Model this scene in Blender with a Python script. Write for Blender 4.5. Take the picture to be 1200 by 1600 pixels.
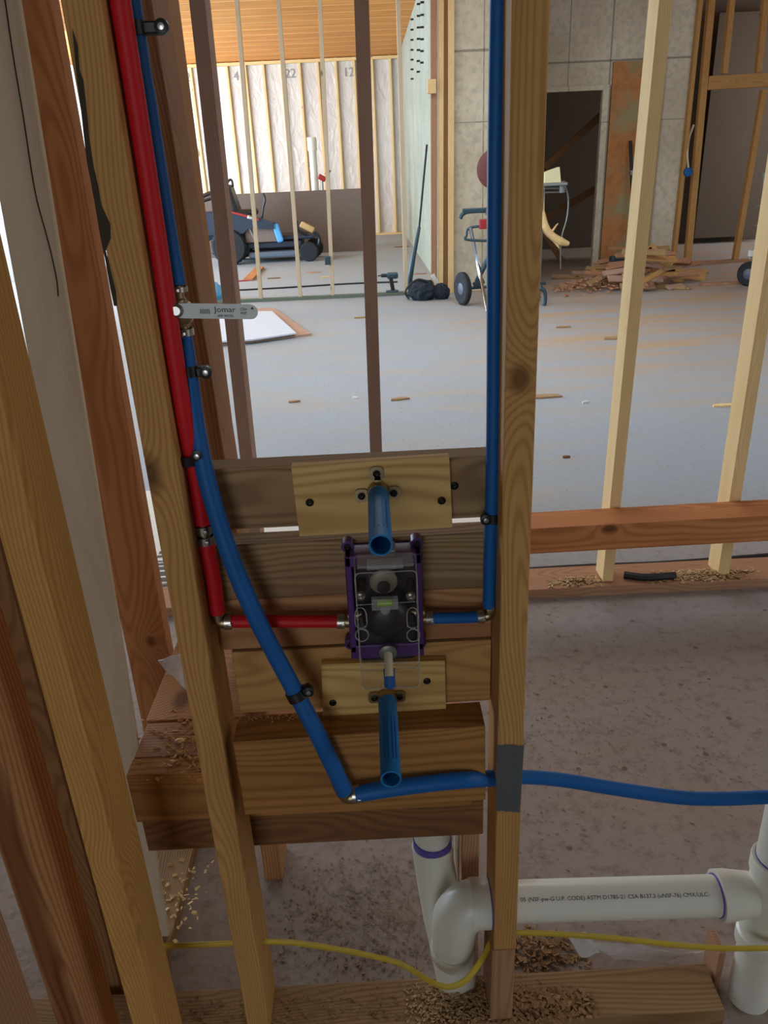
import bpy, bmesh, math, random
from mathutils import Vector as V, Matrix, noise as mnoise
random.seed(7)
for o in list(bpy.data.objects): bpy.data.objects.remove(o)
SC = bpy.context.scene; COL = SC.collection
R = math.radians

# ------------------------------------------------------------------ camera
F = 1200.0; H = 1.43
dn = V((125, 2700, F)).normalized(); dp = V((-32, -530, F)).normalized()
dp = (dp - dn * dp.dot(dn)).normalized(); rt = dn.cross(dp)
M3 = Matrix((rt, dp, -dn))
cd = bpy.data.cameras.new('camera'); cam = bpy.data.objects.new('camera', cd); COL.objects.link(cam)
cd.sensor_fit = 'VERTICAL'; cd.sensor_height = 36; cd.lens = 27; cd.clip_start = 0.02; cd.clip_end = 200
cr = M3 @ V((1, 0, 0)); cu = M3 @ V((0, -1, 0)); cb = M3 @ V((0, 0, -1))
cm = Matrix((cr, cu, cb)).transposed().to_4x4(); cm.translation = V((0, 0, H)); cam.matrix_world = cm
SC.camera = cam

# ------------------------------------------------------------------ light
SC.view_settings.view_transform = 'Standard'; SC.view_settings.look = 'None'
SC.view_settings.gamma = 1; SC.view_settings.use_curve_mapping = False
SC.view_settings.exposure = 0.95
w = bpy.data.worlds.new('world'); SC.world = w; w.use_nodes = True
bg = w.node_tree.nodes['Background']; bg.inputs[0].default_value = (0.72, 0.86, 1.0, 1); bg.inputs[1].default_value = 1.3

def area(name, loc, tgt, sx, sy, power, col):
    l = bpy.data.lights.new(name, 'AREA'); l.shape = 'RECTANGLE'; l.size = sx; l.size_y = sy
    l.energy = power; l.color = col
    o = bpy.data.objects.new(name, l); COL.objects.link(o); o.location = loc
    o.rotation_euler = (V(tgt) - V(loc)).to_track_quat('-Z', 'Y').to_euler(); return o
area('daylight_open_side', (-6.3, 11, 1.9), (0, 11, 1.6), 3.6, 16, 1350, (0.64, 0.83, 1.0))
area('fill_far_corner', (-5.8, 16.6, 2.2), (0.5, 20, 2.2), 3.0, 4.5, 215, (0.86, 0.94, 1.0))  # extra fill added to brighten the plastic far wall
area('fill_east_room', (8.7, 12.6, 2.2), (5, 14.5, 1.2), 1.6, 2.4, 60, (0.95, 0.95, 1.0))  # added fill for the far right room, no opening there
area('fill_behind_camera', (-0.9, -3.9, 1.5), (0.1, 1, 1.0), 1.6, 2.0, 7.5, (1.0, 0.93, 0.82))  # added front fill behind the camera, its doorway is invented
area('fill_from_right', (2.95, .3, 1.7), (-.3, .8, .9), 1.9, 1.6, 5.2, (1.0, 0.95, 0.86))  # added fill for faces turned right, its doorway is invented
area('fill_overhead', (0.3, 6.4, 3.75), (0.3, 6.4, 0), 3, 3, 60, (0.85, 0.94, 1.0))  # added overhead fill, the ceiling above is closed

# ------------------------------------------------------------------ helpers
def ray(x, y): return M3 @ V(((x - 600) / F, (y - 800) / F, 1))
def at(x, y, Y):
    r = ray(x, y); t = Y / r.y; return V((r.x * t, Y, H + r.z * t))
def atZ(x, y, Z=0.0):
    r = ray(x, y); t = (Z - H) / r.z; return V((r.x * t, r.y * t, Z))

def tag(o, label=None, cat=None, group=None, kind=None):
    if label: o['label'] = label
    if cat: o['category'] = cat
    if group: o['group'] = group
    if kind: o['kind'] = kind
    return o
def thing(name, loc, label, cat, group=None, rotz=0):
    o = bpy.data.objects.new(name, None); COL.objects.link(o); o.location = loc; o.rotation_euler = (0, 0, rotz)
    o.empty_display_size = .05
    return tag(o, label, cat, group)

class MB:
    def __init__(s, origin=(0, 0, 0)): s.bm = bmesh.new(); s.o = V(origin)
    def box(s, c, size, rot=None, bev=0):
        m = Matrix.LocRotScale(V(c), rot, V(size))
        vs = bmesh.ops.create_cube(s.bm, size=1, matrix=m)['verts']
        if bev:
            es = list({e for v in vs for e in v.link_edges})
            bmesh.ops.bevel(s.bm, geom=es, offset=bev, segments=2, affect='EDGES', profile=.5)
        return s
    def bb(s, a, b, bev=0):
        a = V(a); b = V(b); return s.box((a + b) / 2, [abs(b[i] - a[i]) for i in range(3)], None, bev)
    def tube(s, pts, r, n=16, caps=True, smooth=True, sub=6, inner=None, flat=1.0):
        P = [V(p) for p in pts]; rs = r if isinstance(r, (list, tuple)) else [r] * len(P)
        if smooth and len(P) > 2:
            Q = []; q = []
            for i in range(len(P) - 1):
                p0 = P[max(i - 1, 0)]; p1 = P[i]; p2 = P[i + 1]; p3 = P[min(i + 2, len(P) - 1)]
                for k in range(sub):
                    t = k / sub
                    Q.append(.5 * ((2 * p1) + (-p0 + p2) * t + (2 * p0 - 5 * p1 + 4 * p2 - p3) * t * t + (-p0 + 3 * p1 - 3 * p2 + p3) * t ** 3))
                    q.append(rs[i] * (1 - t) + rs[i + 1] * t)
            Q.append(P[-1]); q.append(rs[-1]); P = Q; rs = q
        T = [(P[min(i + 1, len(P) - 1)] - P[max(i - 1, 0)]).normalized() for i in range(len(P))]
        u = T[0].orthogonal().normalized()
        if abs(T[0].z) < .7: u = (V((0, 0, 1)) - T[0] * T[0].z).normalized()
        rings = []
        def ring(p, t, u, r):
            v = t.cross(u); return [s.bm.verts.new(p + (u * math.cos(a) + v * math.sin(a) * flat) * r) for a in [2 * math.pi * k / n for k in range(n)]]
        fr = []
        for i, p in enumerate(P):
            u = (u - T[i] * u.dot(T[i])).normalized(); fr.append((p, T[i], u.copy())); rings.append(ring(p, T[i], u, rs[i]))
        for a, b in zip(rings, rings[1:]):
            for k in range(n): s.bm.faces.new((a[k], a[(k + 1) % n], b[(k + 1) % n], b[k]))
        if inner:
            ins = [ring(p, t, u, r_ * inner) for (p, t, u), r_ in zip(fr, rs)]
            for a, b in zip(ins, ins[1:]):
                for k in range(n): s.bm.faces.new((a[k], b[k], b[(k + 1) % n], a[(k + 1) % n]))
            for A, B in ((rings[0], ins[0]), (ins[-1], rings[-1])):
                for k in range(n): s.bm.faces.new((A[k], B[k], B[(k + 1) % n], A[(k + 1) % n]))
        elif caps:
            s.bm.faces.new(rings[0][::-1]); s.bm.faces.new(rings[-1])
        return s
    def cyl(s, a, b, r, n=20, inner=None): return s.tube([a, b], r, n, True, False, inner=inner)
    def prism(s, poly, d, mat):  # poly in local xy, extruded along +z by d
        a = [s.bm.verts.new(mat @ V((x, y, 0))) for x, y in poly]; b = [s.bm.verts.new(mat @ V((x, y, d))) for x, y in poly]
        n = len(a); s.bm.faces.new(a[::-1]); s.bm.faces.new(b)
        for k in range(n): s.bm.faces.new((a[k], a[(k + 1) % n], b[(k + 1) % n], b[k]))
        return s
    def lathe(s, prof, a, axis, n=24):  # prof: (r, h)
        ax = V(axis).normalized(); u = ax.orthogonal().normalized(); v = ax.cross(u); rings = []
        for r, h in prof:
            rings.append([s.bm.verts.new(V(a) + ax * h + (u * math.cos(t) + v * math.sin(t)) * r) for t in [2 * math.pi * k / n for k in range(n)]])
        for p, q in zip(rings, rings[1:]):
            for k in range(n): s.bm.faces.new((p[k], p[(k + 1) % n], q[(k + 1) % n], q[k]))
        s.bm.faces.new(rings[0][::-1]); s.bm.faces.new(rings[-1]); return s
    def build(s, name, mat, parent=None, smooth=False, loc=None):
        bmesh.ops.remove_doubles(s.bm, verts=s.bm.verts, dist=1e-6)
        bmesh.ops.recalc_face_normals(s.bm, faces=s.bm.faces)
        base = V(loc) if loc is not None else s.o
        bmesh.ops.translate(s.bm, verts=s.bm.verts, vec=-base)
        me = bpy.data.meshes.new(name); s.bm.to_mesh(me); s.bm.free()
        if smooth:
            for p in me.polygons: p.use_smooth = True
            try: me.set_sharp_from_angle(angle=R(40))
            except Exception: pass
        me.materials.append(mat)
        o = bpy.data.objects.new(name, me); COL.objects.link(o)
        if parent: o.parent = parent
        else: o.location = base
        return o
def rrect(w, h, r, n=5):
    out = []
    for cx, cy, a0 in ((w / 2 - r, h / 2 - r, 0), (-w / 2 + r, h / 2 - r, 90), (-w / 2 + r, -h / 2 + r, 180), (w / 2 - r, -h / 2 + r, 270)):
        for k in range(n + 1):
            a = R(a0 + 90 * k / n); out.append((cx + r * math.cos(a), cy + r * math.sin(a)))
    return out
def frame(o, x, y):  # local xy -> world
    x = V(x).normalized(); y = V(y).normalized(); z = x.cross(y); m = Matrix((x, y, z)).transposed().to_4x4(); m.translation = V(o); return m
FRONT = lambda o: frame(o, (1, 0, 0), (0, 0, 1))  # local z -> -Y (towards viewer)
ORD = ['first', 'second', 'third', 'fourth', 'fifth', 'sixth', 'seventh', 'eighth', 'ninth', 'tenth', 'eleventh', 'twelfth', 'thirteenth', 'fourteenth', 'fifteenth', 'sixteenth', 'seventeenth', 'eighteenth', 'nineteenth', 'twentieth']

# ------------------------------------------------------------------ materials
def lin(c):
    return tuple(((x / 255) / 12.92 if x / 255 <= .04045 else ((x / 255 + .055) / 1.055) ** 2.4) for x in c) + (1,)
class NT:
    def __init__(s, name):
        s.m = bpy.data.materials.new(name); s.m.use_nodes = True; s.t = s.m.node_tree; s.b = s.t.nodes['Principled BSDF']
    def n(s, typ, **kw):
        nd = s.t.nodes.new(typ)
        for k, v in kw.items():
            if k.startswith('i_'):
                key = k[2:]; key = int(key) if key.isdigit() else key.replace('_', ' ')
                if hasattr(v, 'is_output') : s.t.links.new(v, nd.inputs[key])
                else: nd.inputs[key].default_value = v
            else: setattr(nd, k, v)
        return nd
    def l(s, a, b): s.t.links.new(a, b)
    def math(s, op, a, b=None, clamp=False):
        nd = s.t.nodes.new('ShaderNodeMath'); nd.operation = op; nd.use_clamp = clamp
        for i, v in enumerate((a, b)):
            if v is None: continue
            if hasattr(v, 'is_output'): s.l(v, nd.inputs[i])
            else: nd.inputs[i].default_value = v
        return nd.outputs[0]
    def mix(s, f, a, b):
        nd = s.t.nodes.new('ShaderNodeMix'); nd.data_type = 'RGBA'
        for i, v in ((0, f), (6, a), (7, b)):
            if hasattr(v, 'is_output'): s.l(v, nd.inputs[i])
            else: nd.inputs[i].default_value = v
        return nd.outputs[2]
    def ramp(s, f, stops):
        nd = s.t.nodes.new('ShaderNodeValToRGB'); s.l(f, nd.inputs[0]); e = nd.color_ramp.elements
        while len(e) < len(stops): e.new(.5)
        for k, (p, c) in enumerate(stops): e[k].position = p; e[k].color = c
        return nd.outputs[0]
    def bump(s, h, st, dist=.002):
        nd = s.t.nodes.new('ShaderNodeBump'); nd.inputs['Strength'].default_value = st; nd.inputs['Distance'].default_value = dist
        s.l(h, nd.inputs['Height']); s.l(nd.outputs[0], s.b.inputs['Normal'])
def plain(name, c, rough=.5, metal=0, bumpy=0, spec=.5, dirt=0):
    t = NT(name); t.b.inputs['Roughness'].default_value = rough; t.b.inputs['Metallic'].default_value = metal
    t.b.inputs['Specular IOR Level'].default_value = spec
    co = t.n('ShaderNodeTexCoord').outputs['Object']
    nz = t.n('ShaderNodeTexNoise', i_Vector=co, i_Scale=9.0, i_Detail=5.0)
    a = lin(c); b = tuple(x * (.86 - dirt * .5) for x in a[:3]) + (1,)
    t.l(t.mix(nz.outputs[0], a, b), t.b.inputs['Base Color'])
    if bumpy:
        n2 = t.n('ShaderNodeTexNoise', i_Vector=co, i_Scale=60.0, i_Detail=4.0); t.bump(n2.outputs[0], bumpy)
    return t.m
def wood(name, light, dark, ring=70, contrast=.75, knots=True, rough=.72, axis='Z', big=1.0, kp=None):
    t = NT(name); t.b.inputs['Roughness'].default_value = rough; t.b.inputs['Specular IOR Level'].default_value = .25
    tc = t.n('ShaderNodeTexCoord'); oi = t.n('ShaderNodeObjectInfo')
    vec = tc.outputs['Object']
    sep = t.n('ShaderNodeSeparateXYZ', i_0=vec)
    x, y, z = sep.outputs
    if axis == 'X': x, z = z, x
    if axis == 'Y': y, z = z, y
    rnd = t.math('MULTIPLY', oi.outputs['Random'], 37.0)
    zz = t.math('ADD', z, rnd)
    # low frequency wander along the length
    cl = t.n('ShaderNodeCombineXYZ', i_0=x, i_1=y, i_2=t.math('MULTIPLY', zz, .22))
    n1 = t.n('ShaderNodeTexNoise', i_Vector=cl.outputs[0], i_Scale=6.0 * big, i_Detail=2.0)
    off = t.math('MULTIPLY', t.math('SUBTRACT', n1.outputs[0], .5), .11 / big)
    # knots
    ck = t.n('ShaderNodeCombineXYZ', i_0=x, i_1=t.math('MULTIPLY', y, .6), i_2=t.math('MULTIPLY', zz, .55))
    vo = t.n('ShaderNodeTexVoronoi', i_Vector=ck.outputs[0], i_Scale=3.6 * big, i_Randomness=1.0)
    kd = vo.outputs['Distance']
    if kp:
        gp = t.n('ShaderNodeNewGeometry').outputs['Position']
        kd = None
        for (q, rad) in kp:
            sb = t.n('ShaderNodeVectorMath', operation='SUBTRACT', i_0=gp); sb.inputs[1].default_value = tuple(q)
            ml = t.n('ShaderNodeVectorMath', operation='MULTIPLY', i_0=sb.outputs[0]); ml.inputs[1].default_value = (1, .5, .75)
            ln = t.n('ShaderNodeVectorMath', operation='LENGTH', i_0=ml.outputs[0])
            dq = t.math('MULTIPLY', ln.outputs['Value'], .055 / rad)
            kd = dq if kd is None else t.math('MINIMUM', kd, dq)
    kpush = t.math('MULTIPLY', t.math('POWER', 2.718, t.math('MULTIPLY', kd, -6.0 if kp else -14.0)), .045 if kp else .03 / big)
    # pith a few cm outside the face
    px = t.math('ADD', t.math('ADD', x, t.math('SUBTRACT', t.math('MULTIPLY', oi.outputs['Random'], .09), .045)), off)
    py = t.math('ADD', t.math('ADD', y, .055), t.math('MULTIPLY', off, .6))
    d = t.math('SQRT', t.math('ADD', t.math('MULTIPLY', px, px), t.math('MULTIPLY', py, py)))
    d = t.math('ADD', d, kpush)
    ph = t.math('MULTIPLY', d, ring * 20.0)
    sn = t.math('ADD', t.math('MULTIPLY', t.math('SINE', ph), .5), .5)
    sn = t.math('POWER', sn, 1.8)
    cf = t.n('ShaderNodeCombineXYZ', i_0=x, i_1=y, i_2=t.math('MULTIPLY', zz, .03))
    n2 = t.n('ShaderNodeTexNoise', i_Vector=cf.outputs[0], i_Scale=420.0, i_Detail=3.0)
    n3 = t.n('ShaderNodeTexNoise', i_Vector=cl.outputs[0], i_Scale=14.0, i_Detail=5.0)
    L = lin(light); D = lin(dark)
    mid = tuple(L[i] * .35 + D[i] * .65 for i in range(3)) + (1,)
    base = t.mix(t.math('MULTIPLY', sn, contrast), L, mid)
    base = t.mix(t.math('MULTIPLY', t.math('SUBTRACT', n3.outputs[0], .48, True), 1.8, True), base, mid)
    base = t.mix(t.math('MULTIPLY', n2.outputs[0], .3), base, D)
    if knots:
        kn = t.math('SUBTRACT', 1.0, t.math('MULTIPLY', t.math('SUBTRACT', kd, .03, True), 22.0, True))
        kd_c = tuple(D[i] * (.55 if kp else .33) for i in range(3)) + (1,)
        base = t.mix(t.math('MULTIPLY', kn, .85), base, kd_c)
    t.l(base, t.b.inputs['Base Color'])
    t.bump(t.math('ADD', t.math('MULTIPLY', sn, .6), n2.outputs[0]), .25, .0012)
    return t.m
def glassy(name, c, alpha, rough=.08, bump=0):
    t = NT(name); t.t.nodes.remove(t.b)
    out = t.t.nodes['Material Output']
    tr = t.n('ShaderNodeBsdfTransparent', i_0=c + (1,)); df = t.n('ShaderNodeBsdfDiffuse', i_0=(.8, .8, .8, 1)); gl = t.n('ShaderNodeBsdfGlossy', i_Roughness=rough)
    lw = t.n('ShaderNodeLayerWeight', i_Blend=.5)
    frv = t.math('ADD', t.math('MULTIPLY', t.math('POWER', lw.outputs['Facing'], 4.0), .35), .02)
    m1 = t.n('ShaderNodeMixShader', i_0=alpha); t.l(tr.outputs[0], m1.inputs[1]); t.l(df.outputs[0], m1.inputs[2])
    m2 = t.n('ShaderNodeMixShader'); t.l(frv, m2.inputs[0]); t.l(m1.outputs[0], m2.inputs[1]); t.l(gl.outputs[0], m2.inputs[2])
    if bump:
        co = t.n('ShaderNodeTexCoord').outputs['Object']; nz = t.n('ShaderNodeTexNoise', i_Vector=co, i_Scale=14.0, i_Detail=4.0)
        b = t.n('ShaderNodeBump', i_Height=nz.outputs[0], i_Strength=bump, i_Distance=.02); t.l(b.outputs[0], gl.inputs['Normal']); t.l(b.outputs[0], df.inputs['Normal'])
    t.l(m2.outputs[0], out.inputs[0]); return t.m

W_WARM = wood('fir_warm', (206, 160, 98), (148, 100, 52))
W_GOLD = wood('fir_golden', (210, 162, 92), (158, 108, 52), ring=55)
W_ORANGE = wood('fir_orange', (206, 136, 84), (138, 76, 38), ring=40)
W_ORANGE_K = wood('fir_orange_ringed_knot', (204, 142, 92), (146, 88, 50), ring=44, kp=[(at(236, 1002, 1.40), .010)])
W_WARM_K = wood('fir_warm_knot', (206, 160, 98), (148, 100, 52), kp=[(at(812, 592, .88), .013)])
W_GOLD_K = wood('fir_golden_knot', (210, 162, 92), (158, 108, 52), ring=55, kp=[(at(181, 1308, .80), .008)])
W_SHELF_K = wood('shelf_knot', (196, 146, 100), (140, 94, 58), ring=40, kp=[(atZ(285, 1092, .559), .016)])
W_BROWN = wood('fir_brown', (184, 140, 108), (136, 94, 68), ring=55)
W_PLATE = wood('dusty_plate', (160, 128, 88), (100, 72, 44), ring=50)
W_BLOCK = wood('fir_block_knotty', (182, 130, 72), (108, 68, 32), ring=46)
W_MAUVE = wood('fir_hazed', (186, 154, 134), (146, 112, 94), ring=50, contrast=.5)  # haze over the studs is mixed into this mauve colour
W_PALE = wood('spruce_pale', (238, 208, 152), (196, 150, 92), ring=60, contrast=.5)
W_THIN = wood('spruce_grey', (206, 188, 158), (170, 148, 118), ring=60, contrast=.5)
W_WHITE = wood('whitewood', (232, 222, 200), (206, 190, 164), ring=30, contrast=.3, knots=False)
W_GREY = wood('weathered_plank', (180, 150, 108), (110, 78, 50), ring=55, contrast=.9)
W_RED = wood('redfir_plank', (202, 152, 104), (140, 84, 50), ring=42, contrast=.9)
W_DARK = wood('dark_plank', (146, 104, 66), (88, 56, 32), ring=60)
W_PLY = wood('plywood_face', (232, 200, 132), (168, 118, 62), ring=30, contrast=.85, knots=False, axis='X')
W_PLY2 = wood('plywood_pale', (230, 196, 124), (170, 120, 62), ring=36, contrast=.8, knots=False, axis='X')
M_BLUE = plain('blue_pipe_plastic', (24, 98, 170), .5, 0, 0, .3)
M_BLUE2 = plain('blue_stub_plastic', (40, 126, 190), .55, 0, 0, .25)
M_RED = plain('red_pipe_plastic', (208, 26, 36), .5, 0, 0, .3)
M_STEEL = plain('crimp_steel', (190, 186, 178), .28, 1)
M_BRASS = plain('brass', (168, 150, 116), .38, 1)
M_BLACK = plain('black_plastic', (24, 23, 26), .42)
M_SCREW = plain('black_screw', (40, 34, 30), .45, .6)
M_PURPLE = plain('purple_plastic', (78, 34, 110), .42)
M_PVC = plain('white_pvc', (232, 230, 216), .32)
M_PRIMER = plain('purple_primer', (98, 84, 170), .4)
M_YEL = plain('yellow_cable_jacket', (206, 178, 50), .5)
M_TAPE = plain('grey_duct_tape', (92, 98, 100), .55, .15, .3)
M_CLEAR = glassy('clear_plastic', (.93, .92, .92), .012, .08)
M_CLEARIM = glassy('clear_plastic_rim', (.85, .86, .86), .22, .12)
M_FILM = glassy('plastic_film', (.9, .88, .86), .42, .3, .6)
M_GREEN = plain('level_fluid', (150, 180, 84), .3)
M_CREAM = plain('cream_plastic', (216, 206, 168), .4)
M_INK = plain('black_ink', (36, 34, 36), .6)
M_TIRE = plain('tire_rubber', (30, 32, 38), .8)
M_MOW = plain('mower_body', (36, 46, 62), .35)
M_MOWG = plain('mower_grey', (92, 104, 118), .45)
M_SKY = plain('pale_blue_plastic', (96, 172, 226), .4)
M_CHROME = plain('chrome_metal', (200, 205, 212), .2, 1)
M_REDP = plain('red_paint', (170, 36, 40), .4)
M_TEAL = plain('dark_teal_metal', (58, 82, 92), .4, .5)
M_RUSTR = plain('maroon_shell', (104, 52, 44), .35)
M_GREYM = plain('grey_metal', (140, 142, 138), .4, .6)
M_WHITE = plain('white_plastic', (226, 224, 214), .5)
M_DARKC = plain('dark_cloth', (30, 40, 52), .85, 0, .8)
M_SHEET = plain('grey_wallboard', (206, 212, 222), .8)
M_BPANEL = plain('brown_sheathing', (124, 106, 96), .8)
M_DROOM = plain('dim_plaster', (100, 88, 78), .9)
M_BROOM = plain('brown_backing_board', (88, 76, 62), .9, 0, .4)
M_EARTH = plain('outside_ground', (200, 204, 206), .9)

def concrete(name, c1, c2, joints=None, stain=None):
    t = NT(name); t.b.inputs['Roughness'].default_value = .85; t.b.inputs['Specular IOR Level'].default_value = .3
    g = t.n('ShaderNodeNewGeometry').outputs['Position']
    n1 = t.n('ShaderNodeTexNoise', i_Vector=g, i_Scale=1.1, i_Detail=8.0, i_Roughness=.65)
    n2 = t.n('ShaderNodeTexNoise', i_Vector=g, i_Scale=14.0, i_Detail=6.0)
    col = t.mix(t.ramp(n1.outputs[0], [(.35, (0, 0, 0, 1)), (.65, (1, 1, 1, 1))]), lin(c1), lin(c2))
    col = t.mix(t.math('MULTIPLY', t.math('SUBTRACT', n2.outputs[0], .45, True), 1.6), col, tuple(x * .55 for x in lin(c2)[:3]) + (1,))
    if joints:
        s = t.n('ShaderNodeSeparateXYZ', i_0=g)
        for axis, val, wd in joints:
            dd = t.math('ABSOLUTE', t.math('SUBTRACT', s.outputs[axis], val))
            k = t.math('LESS_THAN', t.math('ADD', dd, t.math('MULTIPLY', t.math('SUBTRACT', n2.outputs[0], .5), .02)), wd)
            col = t.mix(t.math('MULTIPLY', k, .6), col, lin((92, 84, 72)))
    if stain:
        v = t.n('ShaderNodeTexNoise', i_Vector=g, i_Scale=2.2, i_Detail=6.0)
        col = t.mix(t.ramp(v.outputs[0], [(.42, (0, 0, 0, 1)), (.58, (1, 1, 1, 1))]), col, lin(stain))
    t.l(col, t.b.inputs['Base Color']); t.bump(n2.outputs[0], .3, .004); return t.m
def floor_mat():
    t = NT('dusty_concrete_floor'); t.b.inputs['Roughness'].default_value = .7; t.b.inputs['Specular IOR Level'].default_value = .35
    g = t.n('ShaderNodeNewGeometry').outputs['Position']
    s = t.n('ShaderNodeSeparateXYZ', i_0=g)
    n1 = t.n('ShaderNodeTexNoise', i_Vector=g, i_Scale=.55, i_Detail=8.0, i_Roughness=.6)
    n2 = t.n('ShaderNodeTexNoise', i_Vector=g, i_Scale=26.0, i_Detail=8.0, i_Roughness=.7)
    mp = t.n('ShaderNodeMapping', i_Vector=g); mp.inputs['Scale'].default_value = (.7, 3.2, 1)
    n3 = t.n('ShaderNodeTexNoise', i_Vector=mp.outputs[0], i_Scale=1.3, i_Detail=7.0)
    vo = t.n('ShaderNodeTexVoronoi', i_Vector=g, i_Scale=70.0)
    vo2 = t.n('ShaderNodeTexVoronoi', i_Vector=g, i_Scale=11.0)
    base = t.mix(n1.outputs[0], lin((164, 174, 184)), lin((146, 150, 152)))
    base = t.mix(t.math('MULTIPLY', t.math('SUBTRACT', n3.outputs[0], .5, True), 2.6, True), base, lin((176, 160, 138)))
    # sawdust and dirt trodden in close to the framed walls and by the right hand scrap heap
    near = t.math('DIVIDE', t.math('SUBTRACT', 3.4, s.outputs[1]), 1.6, True)
    nn = t.math('MULTIPLY', near, t.math('ADD', t.math('MULTIPLY', n1.outputs[0], .9), .35), True)
    base = t.mix(t.math('MULTIPLY', nn, .9), base, lin((150, 122, 102)))
    fx = t.math('DIVIDE', t.math('SUBTRACT', s.outputs[0], .4), 1.4, True)
    fy = t.math('DIVIDE', t.math('SUBTRACT', s.outputs[1], 4.2), 2.0, True)
    pt = t.math('MULTIPLY', t.math('MULTIPLY', fx, fy), t.math('MULTIPLY', t.math('SUBTRACT', n3.outputs[0], .32, True), 3.2, True))
    base = t.mix(t.math('MULTIPLY', pt, .75), base, lin((182, 150, 112)))
    sp = t.math('LESS_THAN', vo2.outputs['Distance'], .085)
    base = t.mix(t.math('MULTIPLY', sp, t.math('ADD', .25, t.math('MULTIPLY', near, .5))), base, lin((92, 72, 56)))
    base = t.mix(t.math('MULTIPLY', t.math('SUBTRACT', n2.outputs[0], .5, True), t.math('ADD', .4, t.math('MULTIPLY', near, 2.4)), True), base, lin((84, 66, 52)))
    t.l(base, t.b.inputs['Base Color'])
    t.bump(t.math('ADD', n2.outputs[0], t.math('MULTIPLY', vo.outputs['Distance'], .4)), .35, .006)
    return t.m
M_FLOOR = floor_mat()
M_CONC = concrete('cast_concrete', (222, 212, 188), (198, 186, 160), [(2, 2.62, .012), (2, 1.9, .006), (0, 3.3, .01), (0, 2.75, .006), (0, 1.42, .006)])
M_CONC2 = concrete('smooth_concrete', (168, 172, 158), (150, 152, 136), [(1, 11.4, .02), (1, 13.2, .02), (1, 15.4, .02)])
M_STAIN = concrete('stained_concrete', (196, 136, 84), (178, 116, 68), None, (162, 148, 110))
def deck_mat():
    t = NT('roof_deck_boards'); t.b.inputs['Roughness'].default_value = .6
    g = t.n('ShaderNodeNewGeometry').outputs['Position']
    mp = t.n('ShaderNodeMapping', i_Vector=g); mp.inputs['Scale'].default_value = (.35, 3.0, 1)
    n1 = t.n('ShaderNodeTexNoise', i_Vector=mp.outputs[0], i_Scale=3.0, i_Detail=7.0, i_Roughness=.6)
    s = t.n('ShaderNodeSeparateXYZ', i_0=g)
    fr = t.math('FRACT', t.math('DIVIDE', s.outputs[1], .61))
    j = t.math('LESS_THAN', fr, .045)
    c = t.mix(t.ramp(n1.outputs[0], [(.3, (0, 0, 0, 1)), (.7, (1, 1, 1, 1))]), lin((224, 150, 62)), lin((188, 112, 40)))
    c = t.mix(j, c, lin((246, 206, 140)))
    t.l(c, t.b.inputs['Base Color']); return t.m
M_DECK = deck_mat()
def poly_mat():
    t = NT('poly_sheet_over_insulation'); t.b.inputs['Roughness'].default_value = .3
    g = t.n('ShaderNodeNewGeometry').outputs['Position']
    mp = t.n('ShaderNodeMapping', i_Vector=g); mp.inputs['Scale'].default_value = (3.5, 1, 1.6); mp.inputs['Rotation'].default_value = (0, R(25), 0)
    n1 = t.n('ShaderNodeTexNoise', i_Vector=mp.outputs[0], i_Scale=1.6, i_Detail=6.0, i_Distortion=1.2)
    c = t.mix(n1.outputs[0], lin((222, 214, 206)), lin((192, 186, 182)))
    t.l(c, t.b.inputs['Base Color']); t.bump(n1.outputs[0], .55, .06); return t.m
M_POLY = poly_mat()

def beam(p0, p1, w, d, mat, name, label=None, cat='board', xdir=(1, 0, 0), bev=.0015, parent=None, group=None, kind=None, cut=None):
    p0 = V(p0); p1 = V(p1); z = (p1 - p0); L = z.length; z.normalize()
    x = V(xdir); x = (x - z * x.dot(z)).normalized(); y = z.cross(x)
    mb = MB(); mb.box((0, 0, L / 2), (w, d, L), None, bev)
    if cut: cut(mb, w, d, L)
    o = mb.build(name, mat, parent)
    m = Matrix((x, y, z)).transposed().to_4x4(); m.translation = p0; o.matrix_world = m
    if not parent and (label or kind): tag(o, label, cat, group, kind)
    return o
def stud(xa, ya, xb, yb, Y, mat, label, w=.038, d=.089, z0=.038, z1=2.6, group=None, cat='stud', name='wall_stud'):
    a = at(xa, ya, Y); b = at(xb, yb, Y)
    f = lambda z: a + (b - a) * ((z - a.z) / (b.z - a.z)) + V((w / 2, d / 2, 0))
    return beam(f(z0), f(z1), w, d, mat, name, label, cat, group=group)
def hboard(x0, x1, y0, y1, z0, z1, mat, label, name='blocking_board', tilt=0, cat='board', group=None):
    return beam((x0, (y0 + y1) / 2, (z0 + z1) / 2), (x1, (y0 + y1) / 2, (z0 + z1) / 2 + tilt), z1 - z0, y1 - y0, mat, name, label, cat, xdir=(0, 0, 1), group=group)
def struct(name, mb, mat):
    o = mb.build(name, mat); o['kind'] = 'structure'; return o
def text_mesh(s, size, depth=.0002):
    c = bpy.data.curves.new('txt', 'FONT'); c.body = s; c.size = size; c.extrude = depth; c.resolution_u = 3
    o = bpy.data.objects.new('txt', c); COL.objects.link(o)
    dg = bpy.context.evaluated_depsgraph_get(); me = bpy.data.meshes.new_from_object(o.evaluated_get(dg))
    bpy.data.objects.remove(o); return me
def text(name, s, size, m, mat, parent, fn=None, stretch=1):
    me = text_mesh(s, size)
    inv = Matrix.Translation(-V(parent.location)) if parent else Matrix()
    for v in me.vertices:
        p = V((v.co.x * stretch, v.co.y, v.co.z)); v.co = inv @ (fn(p) if fn else (m @ p))
    me.materials.clear(); me.materials.append(mat)
    o = bpy.data.objects.new(name, me); COL.objects.link(o); o.parent = parent; return o

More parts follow.
